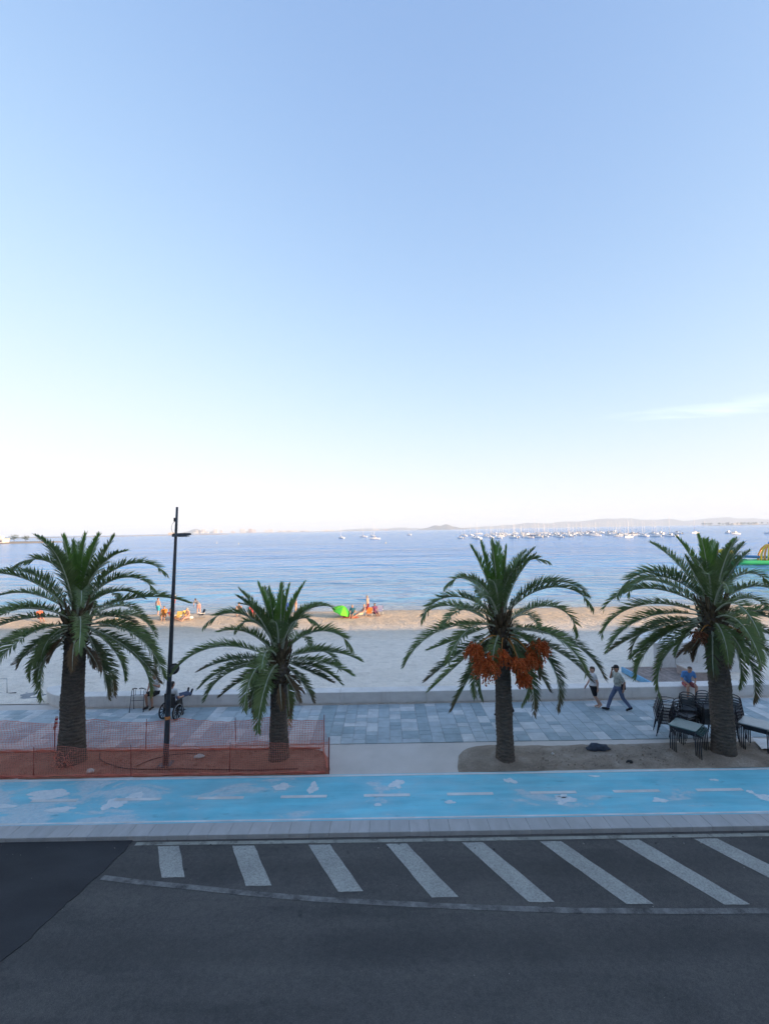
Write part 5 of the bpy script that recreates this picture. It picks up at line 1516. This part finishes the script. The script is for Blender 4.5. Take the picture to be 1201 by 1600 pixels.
beach_chair(-0.55, 40.75, R(-100), cloth('blue_stripe', (0.40, 0.42, 0.60)), 'pale blue striped folding chair at the right of the group')
beach_chair(-13.2, 41.55, R(-80), cloth('white_canvas', (0.6, 0.58, 0.52)), 'white folding chair under the tanned bather')
lump('beach_bag', (-16.75, 39.9, sz(-16.75, 39.9) + 0.12), (0.22, 0.16, 0.15), M_WHITE, 3, 'white beach bag on the sand right of the yellow chairs', 'bag')
lump('beach_bag', (-3.75, 39.5, sz(-3.75, 39.5) + 0.10), (0.2, 0.15, 0.13), cloth('pink_bag', (0.6, 0.35, 0.42)), 4, 'pink beach bag under the green parasol', 'bag')
lump('beach_bag', (-23.7, 40.9, sz(-23.7, 40.9) + 0.12), (0.3, 0.2, 0.14), M_WHITE, 6, 'white bundle on the sand between stout palm and lamp post', 'bag')
lump('beach_towel', (-3.0, 39.55, sz(-3, 39.55) + 0.03), (0.65, 0.3, 0.05), cloth('red_towel', (0.55, 0.14, 0.10)), 7, 'red towel spread by the teal sitter', 'towel')

def parasol(x, y, tilt, m1, m2, label, r=0.85, hgt=1.05):
    e = empty('beach_parasol', (x, y, sz(x, y) - 0.05)); tag(e, label, 'parasol', 'beach parasols')
    Mt = Matrix.Rotation(R(tilt[0]), 4, 'X') @ Matrix.Rotation(R(tilt[1]), 4, 'Y')
    b = MB(); b.tube([Mt @ Vector((0, 0, -0.1)), Mt @ Vector((0, 0, hgt + 0.12))], 0.014, 8); b.build('pole', M_WHITE, e)
    b = MB(); n = 8
    prof = [(0.0, hgt + 0.06), (0.25, hgt), (0.55, hgt - 0.17), (r, hgt - 0.42), (r * 1.01, hgt - 0.50)]
    for q, (pr, pz) in enumerate(prof):
        for k in range(n * 2):
            an = math.pi * k / n
            rr_ = pr * (1.0 if k % 2 == 0 else 0.93); zz = pz + (0.0 if k % 2 == 0 else (0.02 if q < 4 else 0.03))
            b.v.append(Mt @ Vector((rr_ * math.cos(an), rr_ * math.sin(an), zz)))
    for q in range(len(prof) - 1):
        for k in range(n * 2):
            b.cur = (k // 2) % 2
            b.face((q * 16 + k, q * 16 + (k + 1) % 16, (q + 1) * 16 + (k + 1) % 16, (q + 1) * 16 + k), False)
    b.build('canopy', [m1, m2], e)
    for k in range(n):
        an = math.pi * 2 * k / n
        b = MB(); b.tube([Mt @ Vector((0, 0, hgt - 0.25)), Mt @ Vector((0.5 * math.cos(an), 0.5 * math.sin(an), hgt - 0.17))], 0.006, 4); b.build('rib', M_STEEL, e)
    return e
G1, G2 = cloth('lime_green', (0.16, 0.62, 0.05), 0.05), cloth('grass_green', (0.06, 0.42, 0.06), 0.05)
parasol(-4.05, 39.9, (8, 22), G1, G2, 'bright green parasol tilted low over the sand')
parasol(-9.35, 43.2, (0, 6), cloth('royal_blue', (0.06, 0.12, 0.45), 0.05), cloth('royal_blue', (0.06, 0.12, 0.45), 0.05), 'blue parasol near the water behind the small palm', 0.62, 0.95)

# ================================================================== OUT ON THE WATER
SEA_Z = -0.5
M_HULL = plain('boat_white', (0.80, 0.79, 0.77), 0.35, 0, 0.5, 0.05)
M_HULLB = plain('boat_navy', (0.06, 0.09, 0.18), 0.35, 0, 0.5, 0.05)
M_DECK = plain('boat_deck', (0.55, 0.47, 0.38), 0.6)
M_MAST = plain('mast_alu', (0.80, 0.80, 0.79), 0.4, 0.0)
M_CANVAS = plain('boat_canvas', (0.10, 0.16, 0.36), 0.8)


def hull_mesh(L, W, H, m):
    b = MB(); st = 10
    for i in range(st + 1):
        s = i / st; x = -L / 2 + L * s
        w = W / 2 * (0.82 if s < 0.05 else 1.0) * (1 - max(0, (s - 0.45) / 0.55) ** 2.1)
        w = max(w, 0.02); sheer = H * (1 + 0.28 * s * s)
        b.v.extend([(x, -w, sheer), (x, -w * 0.82, 0.05), (x, -w * 0.35, -0.22), (x, w * 0.35, -0.22), (x, w * 0.82, 0.05), (x, w, sheer)])
    for i in range(st):
        for k in range(5): b.face((i * 6 + k, i * 6 + 6 + k, i * 6 + 7 + k, i * 6 + k + 1), True)
        b.face((i * 6 + 5, i * 6 + 11, i * 6 + 6, i * 6))
    b.face((0, 1, 2, 3, 4, 5))
    return b.mesh('hull', m)


def sailboat(L, mast, m=None):
    e = empty('sailing_boat'); W, H = L * 0.31, L * 0.13
    link('hull', hull_mesh(L, W, H, m or M_HULL), e)
    b = MB(); b.bbox((-L * 0.12, -W * 0.28, H * 1.0), (L * 0.18, W * 0.28, H * 1.65), 0.06); cb = b.build('cabin', M_HULL, e)
    b = MB()
    for s in (-1, 1): b.box((-L * 0.08, s * W * 0.283 - 0.012, H * 1.25), (L * 0.14, s * W * 0.283 + 0.012, H * 1.48))
    b.build('window', M_GLASS, cb)
    b = MB(); b.tube([(L * 0.08, 0, H), (L * 0.07, 0, H + mast)], [0.17, 0.12], 6); b.tube([(L * 0.075, 0, H + mast * 0.62), (L * 0.075, W * 0.3, H + mast * 0.62)], 0.025, 5); b.tube([(L * 0.075, 0, H + mast * 0.62), (L * 0.075, -W * 0.3, H + mast * 0.62)], 0.025, 5); b.build('mast', M_MAST, e)
    b = MB(); b.tube([(L * 0.06, 0, H * 2.1), (-L * 0.38, 0, H * 2.0)], [0.14, 0.10], 6); b.build('furled_sail', M_CANVAS if m is None else M_HULL, e)
    b = MB()
    for q in ((L * 0.48, 0), (-L * 0.48, 0)): b.tube([(q[0], q[1], H * 1.1), (L * 0.07, 0, H + mast * 0.98)], 0.012, 3)
    b.build('stay', M_MAST, e)
    return e


def motorboat(L, canvas=False):
    e = empty('motor_boat'); W, H = L * 0.36, L * 0.15
    link('hull', hull_mesh(L, W, H, M_HULL), e)
    b = MB(); b.box((-L * 0.1, -W * 0.3, H), (L * 0.2, W * 0.3, H * 2.3), None, 0.8); cb = b.build('cabin', M_HULL, e)
    b = MB()
    for s in (-1, 1): b.box((-L * 0.07, s * W * 0.285 - 0.03, H * 1.5), (L * 0.15, s * W * 0.285 + 0.03, H * 1.95))
    b.box((L * 0.165, -W * 0.2, H * 1.5), (L * 0.205, W * 0.2, H * 1.95)); b.build('windscreen', M_GLASS, cb)
    b = MB(); b.bbox((-L * 0.58, -0.16, -0.1), (-L * 0.50, 0.16, H * 1.5), 0.04); b.build('outboard_motor', M_HULLB, e)
    if canvas:
        b = MB(); b.bbox((-L * 0.36, -W * 0.4, H * 2.5), (L * 0.02, W * 0.4, H * 2.62), 0.04)
        for sx_ in (-0.34, 0.0):
            for s in (-1, 1): b.tube([(L * sx_, s * W * 0.36, H), (L * sx_, s * W * 0.36, H * 2.5)], 0.03, 5)
        b.build('awning', M_CANVAS, e)
    return e


KINDS = [sailboat(8.6, 12.5), sailboat(7.6, 10.8, M_HULL), motorboat(6.4), motorboat(7.2, True), sailboat(9.4, 14.0, M_HULLB)]
LBL = ['white sailing boat with blue sail cover', 'white sailing boat with white sail cover', 'small white motor boat', 'white motor boat with blue awning', 'navy hulled sailing boat']
CATS = ['boat'] * 5
used = set()
def moor(k, x, y, rz, label, sc_=1.0, group='boats on moorings'):
    o = KINDS[k] if k not in used else copy_tree(KINDS[k])
    used.add(k)
    o.location = (x, y, SEA_Z); o.rotation_euler = (0, 0, rz); o.scale = (sc_,) * 3
    tag(o, label, 'boat', group)
    return o
rb = random.Random(17)
fleet = []
tries = 0
while len(fleet) < 150 and tries < 9000:
    tries += 1
    tx = rb.uniform(0.16, 0.62)                     # direction, tangent of the bearing
    y = rb.uniform(330, 620) if tx < 0.5 else rb.uniform(300, 430)
    if tx < 0.22 and rb.random() < 0.4: continue
    if tx > 0.52 and rb.random() < 0.55: continue
    x = tx * y
    if any((x - a) ** 2 + (y - c) ** 2 < 8 ** 2 for a, c in fleet): continue
    fleet.append((x, y))
def where(x, y):
    tx = x / y
    row = 'nearest row' if y < 390 else ('middle rows' if y < 500 else 'farthest row')
    side = 'far left end' if tx < 0.22 else 'left part' if tx < 0.30 else 'left centre' if tx < 0.38 else 'right centre' if tx < 0.46 else 'right part' if tx < 0.54 else 'far right end'
    return '%s, %s of the moorings' % (row, side)
for x, y in fleet:
    k = rb.choices((0, 1, 2, 3, 4), (0.16, 0.46, 0.26, 0.08, 0.04))[0]
    moor(k, x, y, rb.gauss(2.5, 0.45), LBL[k] + ', ' + where(x, y), rb.uniform(0.75, 1.05))
# the few that lie apart
for k, px, y, lab in [(1, -42.5, 450, 'lone white sailing boat, leftmost on the water'), (0, -23.5, 510, 'white sailing boat with tall mast, second from the left'), (1, -15.5, 560, 'white sailing boat left of the two masted pair'), (0, -8.2, 385, 'nearest sailing boat of the little group off the beach'), (1, 32.5, 620, 'lone sailing boat midway between the small group and the moorings'),
                      (3, 250, 395, 'motor boat with awning right of the crowded moorings'), (0, 272, 405, 'white sailing boat right of the moorings with motor boats either side'), (2, 290, 390, 'small motor boat right of the moorings above the thick palm'), (3, 305, 360, 'motor boat with high cabin above the thick palm'),
                      (2, 278, 320, 'small white motor boat off the thick palm\'s crown'), (2, 262, 345, 'low white motor boat nearest the thick palm\'s crown'), (1, 292, 350, 'sailing boat moored at the far right of the bay')]:
    moor(k, px, y, rb.gauss(2.6, 0.4), lab, 1.0, None)
# mooring buoys
by = MB(); by.ball((0, 0, 0.12), 0.34, 12, 8); by.tube([(0, 0, 0.4), (0, 0, 1.5)], 0.04, 6); by.ball((0, 0, 1.55), 0.12, 8, 6)
bm = by.mesh('buoy', plain('buoy_yellow', (0.75, 0.62, 0.25), 0.5))
for x, y, lab in [(0.4, 265, 'yellow mooring buoy off the beach below the small boats'), (-95, 300, 'yellow buoy left of the lamp post'), (-120, 330, 'yellow buoy farther left above the stout palm'), (-75, 380, 'yellow buoy on the water right of the lamp post')]:
    o = link('mooring_buoy', bm); o.location = (x, y, SEA_Z); tag(o, lab, 'buoy', 'mooring buoys')

# ---- inflatable water playground at the right
wp = empty('inflatable_playground', (69.8, 88, SEA_Z + 0.1), R(-12)); tag(wp, 'green, yellow and blue inflatable water playground behind the thick palm', 'inflatable')
def vinyl(n, c): return plain('vinyl_' + n, c, 0.3, 0, 0.5, 0.05)
V_G, V_Y, V_B, V_O, V_W = vinyl('green', (0.05, 0.50, 0.16)), vinyl('yellow', (0.80, 0.58, 0.04)), vinyl('blue', (0.04, 0.20, 0.45)), vinyl('orange', (0.75, 0.33, 0.05)), vinyl('lime', (0.55, 0.70, 0.12))
def ring(pts, r, m, name):
    b = MB(); b.tube(pts, r, 10, True); return b.build(name, m, wp)
ring([(-6.5, -2.5, 0.35), (-2, -2.7, 0.35), (3, -2.7, 0.35), (9, -2.6, 0.35)], 0.42, V_G, 'float_tube')
ring([(-6.0, 2.0, 0.35), (9, 2.0, 0.35)], 0.42, V_G, 'float_tube')
for x in (-6, -3.2, 0, 3, 6, 9): ring([(x, -2.6, 0.42), (x, 2.0, 0.42)], 0.36, V_W if x == -3.2 else V_Y if x % 6 else V_G, 'cross_tube')
ring([(-3.8, -1.0, 1.5), (2.0, -1.0, 1.25), (9.0, -1.0, 1.1)], 0.24, V_B, 'beam')
for k in range(7):
    a = math.pi * k / 6
    dx, dy = math.cos(a) * 2.6, 0
    pts = []
    for q in range(9):
        th = math.pi * q / 8
        pts.append((2.8 + 2.4 * math.cos(th) * math.cos(a * 0.5 + 0.2), -0.4 + 2.2 * math.cos(th) * math.sin(a * 0.5 + 0.2), 0.7 + 3.0 * math.sin(th)))
    ring(pts, 0.16, V_Y if k % 2 else V_O, 'dome_arch')
b = MB(); b.ball((2.8, -0.4, 3.85), 0.35, 12, 8); b.build('dome_cap', V_B, wp)
for (x, z, m) in [(-6.2, 1.9, V_O), (-4.9, 2.3, V_Y), (-3.6, 2.1, V_Y), (-6.6, 1.1, V_O)]:
    b = MB(); b.ball((x, 0.5, z), 0.62, 12, 8, (1.1, 0.8, 0.8)); b.build('bolster', m, wp)
for x in (-6.2, -4.9, -3.6): ring([(x, 0.5, 0.5), (x, 0.5, 1.9)], 0.2, V_G, 'upright')

# ================================================================== FAR SHORES
def ridge(name, pts, Y, depth, m, label, seed, rough=0.22):
    """a hill range: crest heights given along X, with real depth and gullies"""
    b = MB(); nx, ny = 90, 12
    xs = [p_[0] for p_ in pts]
    for j in range(ny + 1):
        v = j / ny
        for i in range(nx + 1):
            x = xs[0] + (xs[-1] - xs[0]) * i / nx
            k = max(q for q in range(len(pts) - 1) if xs[q] <= x + 1e-6)
            s = (x - xs[k]) / (xs[k + 1] - xs[k]); s = s * s * (3 - 2 * s)
            h = pts[k][1] + (pts[k + 1][1] - pts[k][1]) * s
            env = math.sin(math.pi * v) ** 0.9
            h *= env * (1 + rough * mnoise.noise(Vector((x / 260 + seed, v * 3, 0))) + rough * 0.5 * mnoise.noise(Vector((x / 90 + seed, v * 7, 3))))
            b.v.append((x, Y + depth * (v - 0.35) + 40 * mnoise.noise(Vector((x / 300, seed, 1))), SEA_Z - 0.6 + max(0, h)))
    for j in range(ny):
        for i in range(nx):
            a = j * (nx + 1) + i
            b.face((a, a + 1, a + nx + 2, a + nx + 1), True)
    o = b.build(name, m); tag(o, label, 'hill', kind='structure')
    return o
def px2m(px, h, Y):                                  # photo column and crest height above the horizon, at a distance
    return ((px - 600.5) / 720.0 * Y, h / 720.0 * Y + CAM_H + 0.5)
t = NT('hill_scrub').set(0.95, 0, 0.1)
t.color(t.ramp(t.noise(t.pos(), 0.008, 7, 0.6), [(0.3, (0.10, 0.10, 0.085)), (0.7, (0.22, 0.19, 0.16))]))
M_HILL = t.m
Y1 = 6900
ridge('hills', [px2m(a, c, Y1) for a, c in [(700, 0), (738, 2), (765, 3), (800, 4.5), (830, 8), (860, 6.5), (890, 8.5), (925, 11), (950, 12), (985, 10.5), (1015, 8.5), (1045, 9.5), (1075, 6), (1105, 9), (1140, 11.5), (1170, 8), (1215, 6), (1290, 4), (1350, 0)]], Y1, 900, M_HILL, 'long pale blue mountain range across the lagoon', 2.0)
Y2 = 5200
ridge('island_hill', [px2m(a, c, Y2) for a, c in [(655, 0), (668, 2.5), (680, 6.5), (688, 5), (697, 7.5), (708, 3.5), (722, 1), (735, 0)]], Y2, 420, M_HILL, 'small twin peaked island in the lagoon', 5.0, 0.12)
ridge('low_coast_hill', [px2m(a, c, 7600) for a, c in [(520, 0), (545, 2), (570, 3), (600, 2), (625, 3.5), (650, 2), (690, 0)]], 7600, 500, M_HILL, 'faint low coast hills left of the island', 8.0)
ridge('cone_hill', [px2m(a, c, 5600) for a, c in [(278, 0), (290, 2.5), (302, 6), (314, 3), (330, 0)]], 5600, 350, M_HILL, 'small cone shaped hill above the far town', 9.0, 0.1)

t = NT('low_shore').set(0.95, 0, 0.1)
t.color(t.ramp(t.noise(t.pos(), 0.03, 6), [(0.3, (0.20, 0.17, 0.13)), (0.7, (0.34, 0.29, 0.23))]))
M_SHORE = t.m
def strip(name, poly, h, label):
    """a low flat tongue of land with a sloping bank"""
    b = MB(); n = len(poly)
    cx = sum(p_[0] for p_ in poly) / n; cy = sum(p_[1] for p_ in poly) / n
    for p_ in poly: b.v.append((p_[0], p_[1], SEA_Z - 0.3))
    for p_ in poly: b.v.append((p_[0] + (cx - p_[0]) * 0.012, p_[1] + (cy - p_[1]) * 0.05, SEA_Z + h))
    for i in range(n):
        j = (i + 1) % n; b.face((i, j, n + j, n + i))
    b.face([n + i for i in range(n)])
    return tag(b.build(name, M_SHORE), label, 'shore', kind='structure')
strip('shore', [(-2500, 420), (-420, 455), (-360, 470), (-345, 500), (-420, 540), (-700, 620), (-2500, 700)], 1.3, 'low sandy spit at the far left')
strip('shore', [(-1500, 1500), (-1100, 1560), (-660, 1880), (-640, 1900), (-700, 1960), (-1200, 1800), (-1900, 1900)], 1.6, 'thin breakwater reaching right behind the spit')
strip('shore', [(-2300, 4450), (-1500, 4550), (-500, 4900), (350, 5600), (360, 5750), (-800, 5600), (-2400, 5300)], 2.5, 'low far shore with the town')
strip('shore', [(2150, 3080), (2400, 2850), (4200, 2600), (4300, 3400), (2300, 3300)], 3.0, 'low headland at the far right')

# trees: trunk with a clumped leafy crown
M_TREE = plain('far_foliage', (0.06, 0.085, 0.04), 0.9, 0, 0.1, 0.35, 0.8)
M_BARK = plain('far_bark', (0.10, 0.08, 0.06), 0.9)
def far_tree(x, y, z, h, label, seed):
    rr = random.Random(seed)
    e = empty('tree', (x, y, z)); tag(e, label, 'tree', 'far shore trees')
    b = MB(); b.tube([(0, 0, -0.3), (0.1, 0, h * 0.4), (0.0, 0.1, h * 0.7)], [0.22, 0.16, 0.08], 6)
    for s in (-1, 1): b.tube([(0.1, 0, h * 0.35), (s * h * 0.25, 0, h * 0.62)], [0.12, 0.06], 5)
    b.build('trunk', M_BARK, e)
    b = MB()
    for k in range(420):
        c = Vector((rr.gauss(0, 0.28), rr.gauss(0, 0.28), rr.gauss(0.0, 0.20))) * h
        c.z += h * 0.68
        if c.z < h * 0.3: continue
        u = Vector((rr.gauss(0, 1), rr.gauss(0, 1), rr.gauss(0, 1))).normalized(); v = u.cross(Vector((rr.gauss(0, 1), rr.gauss(0, 1), 1))).normalized()
        r_ = rr.uniform(0.03, 0.075) * h
        b.add([c - u * r_, c + v * r_ * 0.6, c + u * r_, c - v * r_ * 0.6], [(0, 1, 2, 3)])
    b.build('crown', M_TREE, e)
sp = [(-420, 500, 5.5), (-395, 492, 7.0), (-378, 486, 6.0), (-372, 498, 5.0), (-450, 505, 6.0), (-362, 488, 4.2)]
names = ['tallest', 'second', 'third', 'fourth', 'leftmost', 'rightmost']
for k, (x, y, h) in enumerate(sp):
    far_tree(x, y, SEA_Z + 1.3, h, ['bushy tree on the spit above the stout palm, left of centre', 'tallest rounded tree on the sandy spit', 'broad tree on the spit right of the tallest', 'low tree behind the broad one on the spit', 'leftmost tree on the sandy spit', 'small bush at the tip of the sandy spit'][k], 100 + k)
rt = random.Random(6)
for k in range(34):
    px = rt.uniform(1095, 1200); y = rt.uniform(2950, 3150)
    far_tree((px - 600.5) / 720 * y, y, SEA_Z + 2.6, rt.uniform(9, 17), 'dark tree on the right headland, %s' % ('at its left tip' if px < 1115 else 'left of the white buildings' if px < 1135 else 'beside the wide white building' if px < 1165 else 'right of the wide white building' if px < 1185 else 'at the right edge of the picture'), 200 + k)

# the far town: blocks with roof terraces and window rows
M_TW = [plain('town_white', (0.70, 0.67, 0.63), 0.9, 0, 0.2, 0.05), plain('town_cream', (0.62, 0.52, 0.44), 0.9, 0, 0.2, 0.05), plain('town_terracotta', (0.45, 0.30, 0.24), 0.9, 0, 0.2, 0.05)]
M_TG = plain('town_window', (0.12, 0.12, 0.14), 0.3)
def town_block(x, y, w, d, h, m, label, grp):
    e = empty('town_building', (x, y, SEA_Z + 1.0)); tag(e, label, 'building', grp)
    b = MB(); b.box((-w / 2, -d / 2, 0), (w / 2, d / 2, h)); b.build('wall', m, e)
    b = MB(); b.box((-w / 2 - 0.4, -d / 2 - 0.4, h + 0.01), (w / 2 + 0.4, d / 2 + 0.4, h + 1.0)); b.box((-w * 0.2, -d * 0.2, h + 1.0), (w * 0.15, d * 0.2, h + 3.6)); b.build('roof', M_TW[0], e)
    nf_ = max(1, int(h / 3.2))
    for f_ in range(nf_):
        b = MB()
        nn = max(2, int(w / 5))
        for q in range(nn):
            xx = -w / 2 + w * (q + 0.5) / nn
            b.box((xx - 1.2, -d / 2 - 0.12, f_ * 3.2 + 0.9), (xx + 1.2, -d / 2 + 0.05, f_ * 3.2 + 2.5))
        tag(b.build('window_row', M_TG, e), kind='stuff')
rt = random.Random(9)
for k in range(58):
    px = rt.uniform(296, 470) if k < 40 else rt.uniform(440, 610)
    y = 4650 + (px - 296) * 3.2 + rt.uniform(-40, 120)
    w = rt.uniform(18, 46); h = rt.choice((14, 18, 23, 32, 42)) if k < 40 else rt.choice((11, 14, 18))
    mi = rt.choices((0, 1, 2), (0.5, 0.3, 0.2))[0]
    town_block((px - 600.5) / 720 * y, y, w, 14, h, M_TW[mi], '%s %s block %s' % ('tall' if h > 30 else 'mid height' if h > 16 else 'low', ('white', 'cream', 'terracotta')[mi], 'of the far town just right of the cone hill' if px < 340 else 'in the left half of the far town' if px < 390 else 'in the middle of the far town' if px < 430 else 'in the right half of the far town' if px < 480 else 'of the thin houses left of the first sailing boat' if px < 540 else 'on the horizon behind the small sailing boats'), 'blocks of the far town')
for k, (px, y, w, h) in enumerate([(1150, 3050, 60, 13), (1138, 3070, 40, 10), (1176, 3020, 50, 11), (1098, 3100, 8, 26)]):
    town_block((px - 600.5) / 720 * y, y, w, 14, h, M_TW[0], ['wide white building among trees on the right headland', 'smaller white building left of the wide one on the headland', 'white building right of the wide one on the headland', 'slim pale tower at the left end of the headland'][k], None)
for k, (px, y, w, h) in enumerate([(3, 470, 9, 3.2), (268, 1900, 24, 9)]):
    town_block((px - 600.5) / 720 * y, y, w, 8, h, M_TW[k], ['low white hut on the sandy spit at the left edge', 'pale building at the tip of the breakwater'][k], None)

# ---- air over the lagoon: closed box of thin even haze
b = MB(); b.box((-8950, -350, -3.4), (8950, 9250, 140))
hm = bpy.data.materials.new('haze_air'); hm.use_nodes = True
hm.node_tree.nodes.clear()
ho = hm.node_tree.nodes.new('ShaderNodeOutputMaterial')
pv = hm.node_tree.nodes.new('ShaderNodeVolumePrincipled')
pv.inputs['Color'].default_value = (0.84, 0.94, 1.0, 1)
pv.inputs['Density'].default_value = 0.00017
hm.node_tree.links.new(pv.outputs[0], ho.inputs['Volume'])
haze = b.build('haze', hm)
tag(haze, 'thin pale evening haze over the lagoon', 'haze', kind='stuff')
